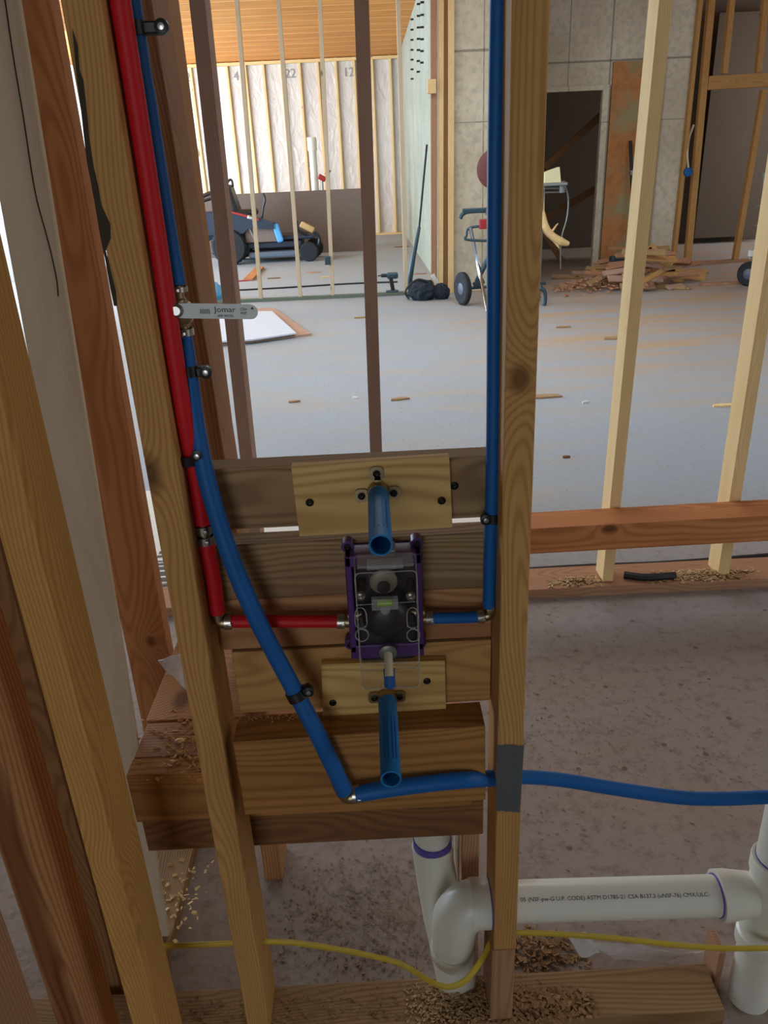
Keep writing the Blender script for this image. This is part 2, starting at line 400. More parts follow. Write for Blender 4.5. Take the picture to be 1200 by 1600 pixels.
# ================================================================== setting
struct('floor', MB().bb((-6, -4, -.15), (9, 20.2, 0)), M_FLOOR)
struct('trim_1', MB().bb((-40, -4, -.35), (-6.02, 40, -.12)), M_EARTH)
struct('ceiling', MB().bb((-6.2, 2.95, 3.8), (9, 20.3, 3.95)), M_DECK)
struct('near_ceiling_shade', MB().bb((-2.6, -4, 2.75), (3.1, 2.93, 2.9)), M_BPANEL)  # unseen low ceiling added to darken the near area
struct('wall_back', MB().bb((-2.6, -4.1, 0), (-1.7, -4, 2.75)).bb((-.1, -4.1, 0), (3.1, -4, 2.75)).bb((-1.7, -4.1, 2.5), (-.1, -4, 2.75)), M_BPANEL)  # opening in this unseen wall is invented for the front fill
struct('shade_wall_left', MB().bb((-2.6, -4, 0), (-2.5, 1.9, 2.75)), M_BPANEL)  # unseen wall put in to block light from the near area
struct('shade_wall_right', MB().bb((3.0, -4, 0), (3.1, -.5, 2.75)).bb((3.0, 1.1, 0), (3.1, 2.3, 2.75)).bb((3.0, -.5, 2.65), (3.1, 1.1, 2.75)), M_BPANEL)  # unseen wall added for shading, its gap invented for the right fill
struct('wall_far', MB().bb((-6.2, 20, 0), (.93, 20.15, 3.8)), M_POLY)
struct('wall_middle', MB().bb((.93, 10, 0), (1.95, 20, 3.8)), M_CONC2)
DX0, DX1 = 2.25, 3.26
struct('wall_doorway', MB().bb((1.95, 11.5, 0), (DX0, 11.72, 3.8)).bb((DX1, 11.5, 0), (4.36, 11.72, 3.8)).bb((DX0, 11.5, 2.3), (DX1, 11.72, 3.8)), M_CONC)
# front face of the middle pier gets the rougher cast concrete
struct('wall_pier', MB().bb((1.0, 9.96, 0), (1.95, 10.0, 3.8)), M_CONC)
struct('wall_inner', MB().bb((1.95, 14.6, 0), (9, 14.8, 3.8)).bb((4.36, 11.75, 0), (4.46, 12.9, 3.8)), M_BROOM)  # divider cut short to let light spill behind the doorway
struct('wall_east', MB().bb((9, -4, 0), (9.15, 20, 3.95)), M_DROOM)
# door jamb strip, paler concrete edge right of the doorway
struct('door_1', MB().bb((DX1 - .05, 11.44, 0), (DX1 + .05, 11.52, 2.34), .005).bb((DX0 - .05, 11.44, 0), (DX0 + .05, 11.52, 2.34), .005).bb((DX0 + .05, 11.44, 2.28), (DX1 - .05, 11.52, 2.34), .005), M_CONC)

# rust stained panel on the doorway wall
a = at(950, 95, 11.44); b = at(1015, 410, 11.44)
tag(MB().bb((3.33, 11.455, .0), (4.02, 11.49, 2.6), .004).build('formwork_panel', M_STAIN, loc=(3.67, 11.48, .03)), 'tall orange-stained panel on the concrete wall right of the dark doorway', 'panel')

# far wall studs in front of the plastic
for k in range(17):
    x = .72 - k * .409
    i = 16 - k
    beam((x, 19.96, .05), (x, 19.96, 3.8), .045, .08, W_PALE, 'wall_stud', '%s from the left of the pale studs on the plastic-covered far wall' % ORD[i], 'stud', group='studs of the far wall')
beam((-6, 19.95, .02), (.9, 19.95, .02), .04, .1, W_PALE, 'bottom_plate', 'bottom plate under the studs of the plastic-covered far wall', 'board', xdir=(0, 0, 1))
beam((-6, 19.93, 3.755), (.9, 19.93, 3.755), .06, .12, W_PALE, 'top_plate', 'top plate along the far wall under the orange ceiling', 'board', xdir=(0, 0, 1))
for px, py, s in ((445, 122, '22'), (536, 120, '12'), (281, 128, '22'), (365, 126, '4')):
    p = at(px, py, 19.985); t = MB(); me = text_mesh(s, .26)
    for v in me.vertices: v.co = V((v.co.x, -v.co.z, v.co.y))
    me.materials.clear(); me.materials.append(plain('faded_ink', (150, 146, 146), .6)); o = bpy.data.objects.new('handwritten_number', me); COL.objects.link(o); o.location = p
    tag(o, 'handwritten %s on the plastic of the far wall, %s' % (s, {445: 'near its middle', 536: 'the rightmost', 281: 'the leftmost', 365: 'left of the middle'}[px]), 'writing')
beam(at(288, 205, 19.895), at(308, 245, 19.895), .09, .04, W_PALE, 'brace_board', 'short slanting brace across the left end of the far wall', 'board')

# brown sheathing panel standing behind the mower
tag(MB().bb((-4.2, 16.0, 0), (-.06, 16.06, 1.14), .006).build('sheathing_panel', M_BPANEL, loc=(-2.1, 16, 0)), 'long low brown sheet standing behind the riding mower', 'panel')
# white vent pipe and red valve in front of far wall
t = thing('vent_pipe', (at(493, 300, 17).x, 17, 0), 'white capped vent pipe rising behind the brown sheet', 'pipe')
q = at(493, 232, 17); MB(t.location).cyl((t.location.x, 17, 0), (t.location.x, 17, q.z), .075).build('pipe', M_PVC, t, True)
MB(t.location).cyl((t.location.x, 17, q.z - .04), (t.location.x, 17, q.z + .2), .095).build('cap', M_PVC, t, True)
t = thing('valve', at(503, 278, 16.8), 'small red valve beside the white vent pipe', 'valve')
p = V(t.location); MB(p).box(p, (.16, .08, .1), Matrix.Rotation(.5, 3, 'Y'), .02).cyl(p + V((.08, 0, .05)), p + V((.16, 0, .14)), .035).build('handle', M_REDP, t)
MB(p).cyl(V((p.x, p.y, 0)), p, .02).build('pipe', M_GREYM, t)

# ------------------------------------------------------------------ partition of thin pale studs at mid distance
YM = 9.85
for i, (xa, xb, lab) in enumerate(((366, 404, 'leftmost of the slender pale studs in the open mid-distance partition'), (431, 466, 'slender pale stud seen just left of the mower front wheel'), (496, 517, 'slender pale stud to the right of the mower front wheel'), (619, 632, 'slender pale stud beside the cordless drill'))):
    stud(xa, 0, xb, 462, YM, W_THIN, lab, w=.045, d=.07, z0=.04, z1=3.75, group='mid-distance partition studs')
hboard(-2.6, .5, YM, YM + .09, 0, .038, plain('greenish_sill', (104, 116, 100), .8), 'grey-green sill plate of the mid-distance partition', 'bottom_plate', cat='board')
tag(MB().tube([V((-2.4, 10.95, .01)), V((-1.2, 11.0, .01)), V((-.3, 11.1, .01)), V((.4, 11.05, .01))], .012, 8).build('extension_cord', M_INK), 'thin dark cord lying on the floor behind the mid-distance partition', 'cord')
p = at(512, 407, YM - .01); tag(MB().box(p, (.07, .06, .1), None, .006).build('outlet_box', M_TEAL, loc=p), 'small dark box fixed low on a slender pale stud', 'electrical box')

# ------------------------------------------------------------------ riding mower
def wheel(parent, c, r, w_, name='wheel', hub=M_MOWG):
    c = V(c); o = V(parent.location)
    ty = MB(o).lathe([(r * .55, -w_ / 2), (r * .9, -w_ / 2), (r, -w_ * .32), (r, w_ * .32), (r * .9, w_ / 2), (r * .55, w_ / 2)], c, (0, 1, 0), 28)
    n = 20
    for k in range(n):
        a = 2 * math.pi * k / n
        ty.box(c + V((math.cos(a) * r, (-1) ** k * w_ * .12, math.sin(a) * r)), (r * .05, w_ * .5, r * .09), Matrix.Rotation(-a, 3, 'Y'))
    tobj = ty.build(name, M_TIRE, parent)
    MB(o).lathe([(r * .12, -w_ * .42), (r * .5, -w_ * .3), (r * .56, -w_ * .1), (r * .56, w_ * .1), (r * .5, w_ * .3), (r * .12, w_ * .42)], c, (0, 1, 0), 24).build('hub', hub, tobj, True)
    return tobj
S = 86.0; MY = 14.5
base = atZ(415, 412); base = V((base.x, MY, 0))
t = thing('riding_mower', base, 'dark zero-turn riding mower parked in front of the brown sheet', 'mower')
def mw(px, py, dy=0): q = at(px, py, MY + dy); return q
def mbx(name, x0, y0, x1, y1, d0, d1, mat, bev=.02):
    a = mw(x0, y1); b = mw(x1, y0); return MB(base).bb((a.x, MY + d0, a.z), (b.x, MY + d1, b.z), bev).build(name, mat, t)
c = mw(359, 386); wheel(t, (c.x, MY, .31), .31, .26, 'rear_wheel'); wheel(t, (c.x, MY + .9, .31), .31, .26, 'rear_wheel')
c = mw(483, 393); wheel(t, (c.x, MY - .02, .165), .165, .12, 'front_wheel'); c2 = mw(497, 392); wheel(t, (c.x + .05, MY + .8, .165), .165, .12, 'front_wheel')
mbx('mower_deck', 389, 391, 466, 404, -.02, .95, M_MOWG, .03)
mbx('chassis', 350, 376, 470, 392, .1, .8, M_MOW)
mbx('side_panel', 384, 352, 432, 380, .0, .06, M_BPANEL, .02)
mbx('footrest', 432, 366, 490, 376, .1, .8, M_MOW, .02)
a = mw(430, 350); MB(base).box(mw(434, 364, -.03), (.12, .04, .32), Matrix.Rotation(-.25, 3, 'Y'), .03).build('panel_reflection', M_SKY, t)  # bluish reflection on the mower, built as a pale blue panel
# rear fender and engine cover
poly = [(-.45, -.1), (-.42, .18), (-.2, .3), (.3, .22), (.75, .06), (.75, -.05), (.3, -.02), (.2, -.1)]
cc = mw(362, 356); MB(base).prism(poly, .2, FRONT((cc.x, MY + .12, cc.z))).build('rear_fender', M_MOW, t)
MB(base).box(mw(378, 336, -.11), (.62, .03, .035), Matrix.Rotation(R(17), 3, 'Y'), .008).build('red_stripe', M_REDP, t)
MB(base).box(mw(391, 340, -.13), (.1, .04, .07), Matrix.Rotation(R(17), 3, 'Y'), .02).build('lamp', M_CHROME, t)
sb = mw(362, 322); MB(base).box(mw(363, 312, .3), (.14, .5, .5), Matrix.Rotation(R(-14), 3, 'Y'), .05).box(mw(380, 332, .3), (.5, .5, .12), None, .05).build('seat', M_BLACK, t)
MB(base).tube([mw(350, 300, .3), mw(357, 283, .3), mw(362, 282, .3), mw(364, 292, .3)], .02, 8).build('seat_handle', M_BLACK, t)
MB(base).tube([mw(302, 314, .02), mw(325, 303, .02), mw(345, 299, .02)], .035, 8).build('armrest', M_BLACK, t)
MB(base).tube([mw(303, 318, .5), mw(330, 310, .5)], .03, 8).build('armrest', M_BLACK, t)
for dy in (.1, .6): MB(base).tube([mw(408, 352, dy), mw(411, 325, dy), mw(414, 312, dy), mw(411, 302, dy)], .02, 8).build('steering_lever', M_BLACK, t, True)
mbx('engine', 314, 330, 345, 366, .1, .7, M_MOW, .03); mbx('bumper', 306, 368, 322, 380, .0, .8, M_SKY, .02); mbx('rear_guard', 308, 343, 318, 360, .2, .6, M_SKY, .02)
MB(base).cyl(mw(322, 381, -.02), mw(322, 381, .2), .05).build('exhaust', M_GREYM, t)
MB(base).tube([mw(463, 345, .1), mw(466, 360, .1), mw(480, 366, .1)], .03, 8).tube([mw(492, 362, .1), mw(499, 372, .1), mw(497, 385, .1)], .03, 8).build('front_frame', M_BLACK, t)
p = mw(480, 355, .4); MB(base).box(p, (.26, .18, .1), Matrix.Rotation(.5, 3, 'Y'), .02).build('toolbox', W_PALE, t)
p = mw(396, 370, -.01); MB(base).box(p, (.03, .02, .32), Matrix.Rotation(-.4, 3, 'Y')).build('trim_strip', M_GREYM, t)

# plank scraps around mower
beam(atZ(388, 437, .02), atZ(406, 418, .02), .14, .03, W_ORANGE, 'plank', 'orange plank lying on the floor below the mower', 'board', xdir=(1, .2, 0))
for k, (x, y, L, an, lab, m) in enumerate(((381, 438, .28, .2, 'small red and white scrap at the near end of the orange plank', M_REDP), (428, 434, .2, .1, 'small dark scrap on the floor right of the orange plank', W_DARK), (490, 425, .25, -.1, 'small wood scrap on the floor beneath the mower front wheel', W_BROWN), (510, 432, .18, .3, 'pale splinter on the floor behind the mid-distance partition', W_PALE), (565, 495, .16, .05, 'short brown scrap beside the centre stud on the pale floor', W_GREY), (628, 385, .3, .1, 'dark scrap on the floor near the foot of the smooth concrete wall', W_DARK), (655, 427, .22, 0, 'flat brown scrap at the foot of the smooth concrete wall', W_BROWN),
        (460, 626, .08, .15, 'thin dark splinter alone on the pale floor below the white sheet', W_GREY), (555, 620, .05, -.7, 'tiny curled white offcut on the floor left of the centre stud', M_WHITE), (625, 622, .13, .2, 'thin splinter on the floor right of the centre stud', W_GREY),
        (880, 510, .14, 0, 'small dark scrap on the floor right of the near post', W_GREY), (965, 527, .25, .05, 'flat brown offcut on the floor left of the bright stud', W_GREY), (852, 618, .22, 0, 'ragged brown chip on the floor beside the near post', W_GREY), (1130, 632, .13, .05, 'pale splinter on the floor between the two bright studs', W_PALE), (915, 627, .05, .4, 'tiny white chip on the floor right of the near post', M_WHITE), (885, 712, .04, 0, 'small dark crumb on the floor above the long beam', W_DARK))):
    p = atZ(x, y, .012); 
    pts = [(-L / 2, -.3 * L * .3), (-.2 * L, -.16 * L), (L / 2, -.1 * L), (L * .42, .12 * L), (0, .2 * L), (-L * .45, .12 * L)]
    tag(MB(p).prism(pts, .012, Matrix.Translation(p - V((0, 0, .012))) @ Matrix.Rotation(an, 4, 'Z')).build('floor_scrap', m), lab, 'scrap')

# white sheet lying on the floor with cardboard under
zs = .05
poly = [atZ(300, 488, zs), atZ(425, 486, zs), atZ(463, 520, zs), atZ(395, 530, zs), atZ(300, 536, zs)]
c = sum(poly, V()) / 5
tag(MB(c).prism([(p.x, p.y) for p in poly], .014, Matrix.Translation((0, 0, zs - .014))).build('wallboard_sheet', M_SHEET), 'pale sheet of wallboard lying on the floor below the valve handle', 'sheet')
poly2 = [atZ(300, 482, .02), atZ(428, 481, .02), atZ(486, 521, .02), atZ(400, 532, .02), atZ(300, 541, .02)]
tag(MB(c).prism([(p.x, p.y) for p in poly2], .018, Matrix.Translation((0, 0, .002))).build('cardboard_sheet', W_MAUVE), 'brown board sticking out beneath the pale wallboard sheet', 'sheet')
for k, (x, y, lab) in enumerate(((322, 465, 'crumpled pale blue plastic bag on the floor left of the valve handle'),)):
    p = atZ(x, y + 6, 0); mb = MB(p); vs = bmesh.ops.create_icosphere(mb.bm, subdivisions=3, radius=.22, matrix=Matrix.Translation(p + V((0, 0, .1))))['verts']
    for v in vs:
        nn = mnoise.noise(v.co * 9) * .09; v.co += V((nn, nn * .5, nn)); v.co.z = max(0.001, v.co.z * .9)
    tag(mb.build('crumpled_bag', M_SKY), lab, 'bag')

# ------------------------------------------------------------------ framing at the smooth concrete corner
stud(673, 50, 674, 440, 9.86, W_BROWN, 'leftmost brown stud of the frame at the concrete corner', w=.075, d=.07, z0=0, z1=3.75)
stud(685, 50, 685, 440, 9.87, W_PALE, 'pale stud in the middle of the frame at the concrete corner', w=.06, d=.07, z0=0, z1=3.75)
stud(693, 50, 693, 446, 9.88, W_DARK, 'dark stud next to last in the frame at the concrete corner', w=.045, d=.06, z0=0, z1=3.75)
stud(700, 50, 700, 455, 9.86, W_PALE, 'rightmost pale stud of the frame at the concrete corner', w=.07, d=.07, z0=0, z1=3.75)
hz_ = at(680, 135, 9.82).z; hboard(.765, .86, 9.78, 9.85, hz_ - .07, hz_ + .07, W_PALE, 'short pale header between the studs at the concrete corner', 'header_board')
# form ties on the smooth wall
k = 0
for row in range(9):
    for (Yb, dz) in ((12.2, .0), (13.0, -.03), (14.6, .03)):
        if k >= 22: break
        z = 3.62 - row * .135 + dz
        if z < 2.75: continue
        o = MB().cyl((.88, Yb + row * .06, z), (.935, Yb + row * .06, z), .014, 8).build('form_tie', M_INK, loc=(.91, Yb + row * .06, z))
        tag(o, 'short dark form tie sticking out of the smooth concrete wall near its top', 'form tie', 'form ties of the smooth concrete wall'); k += 1

# pole leaning at the smooth wall
a = atZ(640, 452, .02); b = at(667, 226, 10.4)
mid = at(655, 355, 10.3)
t = thing('long_handled_tool', (a.x, a.y, 0), 'long thin black pole leaning against the smooth concrete wall', 'pole')
MB(t.location).tube([a, at(643, 420, 10.15), mid], [.03, .034, .022], 10).build('grip', M_TEAL, t, True)
MB(t.location).tube([mid, at(661, 290, 10.35), b], .013, 8).build('pole', M_INK, t, True)
# drill on the floor
p = atZ(613, 461, 0)
t = thing('cordless_drill', p, 'dark cordless drill standing on the floor behind the partition sill', 'drill'); p = V(p)
MB(p).box(p + V((0, 0, .03)), (.16, .09, .06), None, .01).build('battery', M_TEAL, t)
MB(p).box(p + V((.0, 0, .13)), (.05, .05, .18), Matrix.Rotation(-.15, 3, 'Y'), .012).build('grip', M_BLACK, t)
MB(p).box(p + V((.01, 0, .235)), (.14, .07, .075), None, .02).build('body', M_TEAL, t)
MB(p).cyl(p + V((-.05, 0, .24)), p + V((-.13, 0, .24)), .022).cyl(p + V((-.12, 0, .24)), p + V((-.17, 0, .24)), .008, 8).build('chuck', M_BLACK, t)
# dark bag
def blob(p, r, sc, mat, name, parent=None, sub=4, f=6, amp=.25, seed=0):
    p = V(p); mb = MB(parent.location if parent else p); vs = bmesh.ops.create_icosphere(mb.bm, subdivisions=sub, radius=1, matrix=Matrix())['verts']
    for v in vs:
        d = 1 + mnoise.noise(v.co * f * .4 + V((seed, 0, 0))) * amp + abs(mnoise.noise(v.co * f + V((0, seed, 0)))) * amp * .5
        q = v.co * d; v.co = p + V((q.x * r * sc[0], q.y * r * sc[1], max(q.z, -.75) * r * sc[2] + .75 * r * sc[2]))
    return mb.build(name, mat, parent, False)
p = atZ(665, 468, 0)
t = thing('tool_bag', p, 'crumpled dark bag with a strap on the floor at the concrete corner', 'bag')
blob(V(p) + V((-.03, 0, 0)), .17, (1.0, .8, .75), M_DARKC, 'bag_body', t); blob(V(p) + V((.19, -.02, 0)), .1, (.9, .8, 1), M_DARKC, 'side_pocket', t, seed=3)
MB(p).tube([V(p) + V((-.2, -.05, .02)), V(p) + V((-.24, -.05, .12)), V(p) + V((-.1, -.05, .24)), V(p) + V((.05, -.05, .2))], .012, 8).build('strap', M_BLACK, t)
MB(p).box(V(p) + V((.13, .1, .2)), (.05, .02, .16), Matrix.Rotation(-.5, 3, 'Y')).build('paper_tag', M_WHITE, t)

# saw stand with wheel behind the blue pipe
YS = 8.9
base = V((1.3, YS, 0)); t = thing('saw_stand', base, 'wheeled folding saw stand partly hidden by the near post', 'saw stand')
g = lambda x, y, dy=0: at(x, y, YS + dy)
c = g(723, 446); wc = V((c.x, YS, .18))
wh_ = MB(base).lathe([(.1, -.03), (.16, -.035), (.18, -.02), (.18, .02), (.16, .035), (.1, .03)], wc, (1, .35, 0), 26).build('wheel', M_TIRE, t, True)
MB(base).lathe([(.03, -.04), (.1, -.02), (.1, .02), (.03, .04)], wc, (1, .35, 0), 16).build('hub', M_MOWG, wh_, True)
MB(base).cyl(wc, (2.0, YS + .05, .19), .016).build('axle', M_TEAL, t)
MB(base).tube([g(735, 355), g(748, 420), g(763, 492, -.5)], .022, 10).build('leg', M_CHROME, t, True)
MB(base).tube([g(765, 400), g(752, 425), g(745, 440)], .03, 10).box(g(748, 442), (.13, .06, .06), Matrix.Rotation(-.4, 3, 'Y'), .01).build('leg', M_TEAL, t, True)
MB(base).tube([g(800, 352), g(738, 355), g(729, 368), g(733, 375), g(800, 377)], .014, 8).build('handle_frame', M_TEAL, t, True)
MB(base).tube([g(719, 342), g(724, 334), g(740, 330), g(800, 329)], .022, 8).box(g(765, 328), (.6, .05, .05), None, .01).build('top_rail', M_TEAL, t)
MB(base).tube([g(845, 452, -.3), g(851, 455, -.3), g(852, 470, -.3), g(849, 480, -.3)], .02, 10).cyl(g(843, 483, -.35), g(856, 484, -.35), .015).build('leg', M_TEAL, t, True)
MB(base).tube([g(846, 452, -.3), g(825, 400, -.1), g(800, 350)], .02, 8).build('leg', M_TEAL, t, True)
MB(base).box(g(757, 350), (.12, .08, .1), None, .01).build('clamp_block', M_REDP, t)
c = g(775, 264, -.05)
t2 = thing('circular_saw', (c.x, YS - .05, 1.0), 'dark red rounded saw guard above the stand, half behind the blue pipe', 'saw')
MB(t2.location).lathe([(.15, -.05), (.195, -.04), (.205, 0), (.195, .04), (.15, .05)], (c.x, YS - .05, c.z), (.25, 1, 0), 32).build('blade_guard', M_RUSTR, t2, True)
MB(t2.location).cyl(V((c.x, YS - .05, c.z - .38)), V((c.x, YS - .05, c.z - .15)), .04).box((c.x + .05, YS, c.z - .42), (.3, .25, .08), None, .02).build('saw_base', M_GREYM, t2)

t = thing('work_table', (g(870, 290).x, YS, 0), 'small grey tool table in front of the dark doorway', 'table'); tb = V(t.location)
MB(tb).box(g(858, 288), (.36, .2, .035), None, .01).tube([g(838, 294), g(880, 293), g(881, 289)], .012, 8).tube([g(838, 301), g(878, 300)], .009, 8).build('table_rail', M_GREYM, t)
MB(tb).cyl(g(878, 283, -.03), g(878, 301, -.03), .03).build('rail_end', M_GREYM, t)
lx = g(848, 296).x; MB(tb).cyl((lx, YS, 0), (lx, YS, g(848, 296).z), .02).cyl((lx - .3, YS, 0), (lx - .3, YS, g(848, 296).z), .02).build('leg', M_GREYM, t)
p = g(862, 275); poly = [(-.09, -.075), (.085, -.085), (.06, .085), (-.03, .06), (-.09, .04)]
tag(MB(p).prism(poly, .09, FRONT(p)).build('offcut_block', plain('cream_foam', (232, 222, 176), .7), ), 'cream coloured offcut sitting on the small grey tool table', 'offcut')
tag(MB().tube([g(883, 291, -.02), g(888, 310, 0), g(886, 340, 0), g(877, 375, 0), g(876, 420, .1)], .008, 8).build('power_cord', M_GREYM, smooth=True), 'grey power cord hanging from the end of the small tool table', 'cord')
tag(MB().tube([g(848, 330), g(852, 355), g(862, 368), g(876, 377), g(889, 381)], [.02, .045, .04, .045, .02], 9).tube([g(860, 365), g(868, 354, -.02), g(872, 349, -.05)], [.015, .01, .004], 7).tube([g(858, 362), g(868, 378), g(874, 388)], [.03, .02, .006], 7).tube([g(848, 332), g(849, 300), g(850, 283)], [.02, .015, .01], 7).build('splintered_board', W_PALE), 'splintered pale board end sticking out right of the near post', 'board')
# braces inside the dark doorway
beam(at(850, 262, 12.6), at(940, 180, 12.6), .1, .04, W_DARK, 'brace_board', 'upper slanting brace in the dark doorway', 'board')
beam(at(850, 342, 12.9), at(940, 290, 12.9), .1, .04, W_DARK, 'brace_board', 'lower slanting brace in the dark doorway', 'board')
beam(at(850, 365, 12.4), at(880, 410, 12.4), .08, .04, W_DARK, 'brace_board', 'short downward brace at the foot of the dark doorway', 'board')
# black pole on stained panel
a = at(992, 405, 11.1); b = at(985, 220, 11.4)
t = thing('long_handled_tool', (a.x, a.y, 0), 'black handled pole leaning on the orange-stained panel', 'pole')
MB(t.location).tube([(a.x, a.y, .02), at(987, 270, 11.33)], .025, 8).build('pole', M_INK, t); MB(t.location).cyl(at(987, 270, 11.33), b, .022).build('grip', M_INK, t); MB(t.location).cyl(at(987, 266, 11.33), at(987, 273, 11.33), .035).build('collar', M_GREYM, t)

# framed opening far right
YR = 11.5
stud(1093, 0, 1051, 410, YR - .1, W_WARM, 'thin brown stud against the end of the concrete wall', w=.05, z0=.04, z1=3.75)
stud(1108, 0, 1071, 410, YR, W_WARM, 'doubled brown stud carrying the left end of the header', w=.085, z0=.04, z1=3.75)
stud(1188, 160, 1146, 410, YR, W_WARM, 'brown stud standing under the header at the far right', w=.07, z0=.04, z1=2.2)
for x, xb, lab in ((1141, 1129, 'short stud above the far right header, the left one'), (1194, 1182, 'short stud above the far right header, the right one')):
    stud(x, 0, xb, 118, YR, W_WARM, lab, w=.07, z0=2.41, z1=3.75)
beam((4.625, YR + .045, 2.31), (8.9, YR + .045, 2.34), .16, .09, W_WARM, 'header_board', 'wide brown header across the framed opening at the far right', 'board', xdir=(0, 0, 1))
beam((4.4, YR + .04, .02), (8.9, YR + .04, .02), .04, .1, W_BROWN, 'bottom_plate', 'bottom plate of the framed opening at the far right', 'board', xdir=(0, 0, 1))
p = at(1075, 269, YR - .12); t = thing('junction_box', p, 'round blue box hanging on a cable beside the far right stud', 'electrical box')
MB(p).lathe([(.035, -.03), (.055, -.025), (.06, 0), (.055, .025), (.035, .03)], p, (0, 1, 0), 20).build('box_body', M_BLUE, t, True)
MB(p).tube([p + V((0, 0, .05)), at(1074, 240, YR - .1), at(1077, 215, YR - .05), at(1084, 195, YR - .02)], .014, 8).build('cable', M_CREAM, t, True)
# drape inside the far right room
tag(MB().box((6.4, 14.3, 1.8), (1.2, .03, 3.4)).build('hanging_sheet', M_BROOM, loc=(6.4, 14.3, .1)), 'brown sheet hanging at the back of the room at the far right', 'sheet')
# wheeled stand at right edge
c = atZ(1168, 447, 0); YQ = c.y; base = V((c.x, YQ, 0)); g2 = lambda x, y, dy=0: at(x, y, YQ + dy)
t = thing('wheeled_stand', base, 'grey folding stand on a dark wheel at the right edge', 'stand')
wh_ = MB(base).lathe([(.06, -.03), (.12, -.04), (.14, -.02), (.14, .02), (.12, .04), (.06, .03)], base + V((0, 0, .14)), (1, .8, 0), 24).build('wheel', M_TIRE, t, True)
MB(base).lathe([(.02, -.05), (.06, -.03), (.06, .03), (.02, .05)], base + V((0, 0, .14)), (1, .8, 0), 16).build('hub', M_MOWG, wh_, True)
MB(base).tube([g2(1172, 420), g2(1190, 385), g2(1197, 340)], .018, 8).tube([g2(1172, 405), g2(1186, 372), g2(1197, 398)], .016, 8).build('leg', M_GREYM, t)
MB(base).tube([g2(1195, 270), g2(1196, 345), g2(1192, 430)], .022, 8).build('post', M_GREYM, t)
MB(base).tube([g2(1182, 323), g2(1230, 323)], .02, 8).tube([g2(1178, 353), g2(1230, 350)], .014, 8).build('cross_bar', M_GREYM, t)
MB(base).box(g2(1176, 396), (.09, .06, .07), None, .01).build('foot_block', M_WHITE, t)

# scrap heap
random.seed(11)
cxy = atZ(1000, 445, 0)
n = 0
for k in range(58):
    px = random.gauss(1005, 42); px = min(max(px, 905), 1100)
    layer = random.random(); hgt = max(0, 1 - abs(px - 1000) / 85) * .42
    z = .02 + layer * hgt
    p = atZ(px, 456 - random.random() * 26, 0) ; p.z = z
    L = random.uniform(.18, .75); an = random.gauss(0, .5); tl = random.gauss(0, .16)
    d = V((math.cos(an), math.sin(an), math.sin(tl) * min(1, z / .1))).normalized() * L / 2
    if p.z - abs(d.z) < .015: p.z = .015 + abs(d.z)
    beam(p - d, p + d, random.uniform(.05, .11), .02, random.choice((W_BROWN, W_GREY, W_WARM, W_MAUVE)), 'scrap_board', 'broken board piece in the scrap heap before the stained panel', 'board', xdir=(random.uniform(-.3, .3), .8, .4), group='boards of the scrap heap')
for k, (x, y, an) in enumerate(((1040, 420, .9), (1060, 432, .2), (980, 418, -.6))):
    p = at(x, y - 5, 9.9); d = V((math.cos(an) * .35, 0, -math.sin(an) * .3)); beam(p - d, p + d, .1, .03, W_WARM, 'scrap_board', ('long board slanting down over the right of the scrap heap', 'plank lying across the right side of the scrap heap', 'board leaning on the left top of the scrap heap')[k], 'board', xdir=(0, 0, 1), group='boards of the scrap heap')
p = at(975, 404, 10.3); tag(MB().box(p, (.36, .15, .07), None, .02).build('plastic_crate_lid', M_TEAL, loc=p), 'dark blue-grey lid on top of the scrap heap', 'lid')
p = atZ(930, 452, 0); mb = MB(p)
for k in range(170):
    q = V((random.gauss(0, .38), random.gauss(-.05, .2), 0)) + V(p); s = random.uniform(.02, .06)
    mb.box(q + V((0, 0, .02 + max(0, .14 - abs(q.x - p.x) * .3) * random.random())), (s, s * .6, .012), Matrix.Rotation(random.random() * 6, 3, 'Z') @ Matrix.Rotation(random.uniform(-.6, .6), 3, 'X'))
tag(mb.build('wood_chips', W_BROWN), 'loose chips spilling left from the scrap heap', 'wood chips', kind='stuff')
hboard(4.0, 4.7, 9.45, 9.55, 0, .03, W_BROWN, 'thin board on the floor between the scrap heap and the wheeled stand', 'plank')

# ================================================================== second stud row
Y2 = 2.42
stud(553, 0, 578, 700, Y2, W_MAUVE, 'centre stud standing behind the upper mounting board', w=.04)
stud(295, 0, 373, 700, Y2, W_MAUVE, 'brown stud crossing behind the valve handle tip', w=.042)
stud(1030, 0, 955, 770, Y2, W_PALE, 'bright stud standing behind the left part of the long beam', w=.038, z0=.038)
stud(1218, 270, 1142, 767, Y2, W_PALE, 'bright stud near the right edge standing behind the long beam', w=.04, z0=.038)
tag(beam((-1.3, Y2 + .045, .019), (2.6, Y2 + .045, .019), .038, .16, W_BROWN, 'bottom_plate', None, xdir=(0, 0, 1)), 'bottom plate under the second row of studs behind the long beam', 'board')
beam((.42, 2.345, .284), (2.6, 2.345, .30), .094, .13, W_ORANGE, 'header_board', 'long orange-brown beam running right from the near post to the edge', 'board', xdir=(0, 0, 1))
# black cable on floor behind
tag(MB().tube([atZ(800, 893), atZ(840, 890, .012), atZ(930, 885, .012), atZ(1050, 880, .012), atZ(1260, 864, .012)], .012, 8).build('black_cable', M_INK, smooth=True), 'long black cable on the floor under the long beam', 'cable')
p0 = atZ(975, 898, .05); tag(MB().tube([p0, atZ(1010, 902, .05), atZ(1055, 899, .05)], .014, 8).build('black_hose', M_INK, smooth=True), 'short black hose piece on the plate beneath the long beam', 'hose')
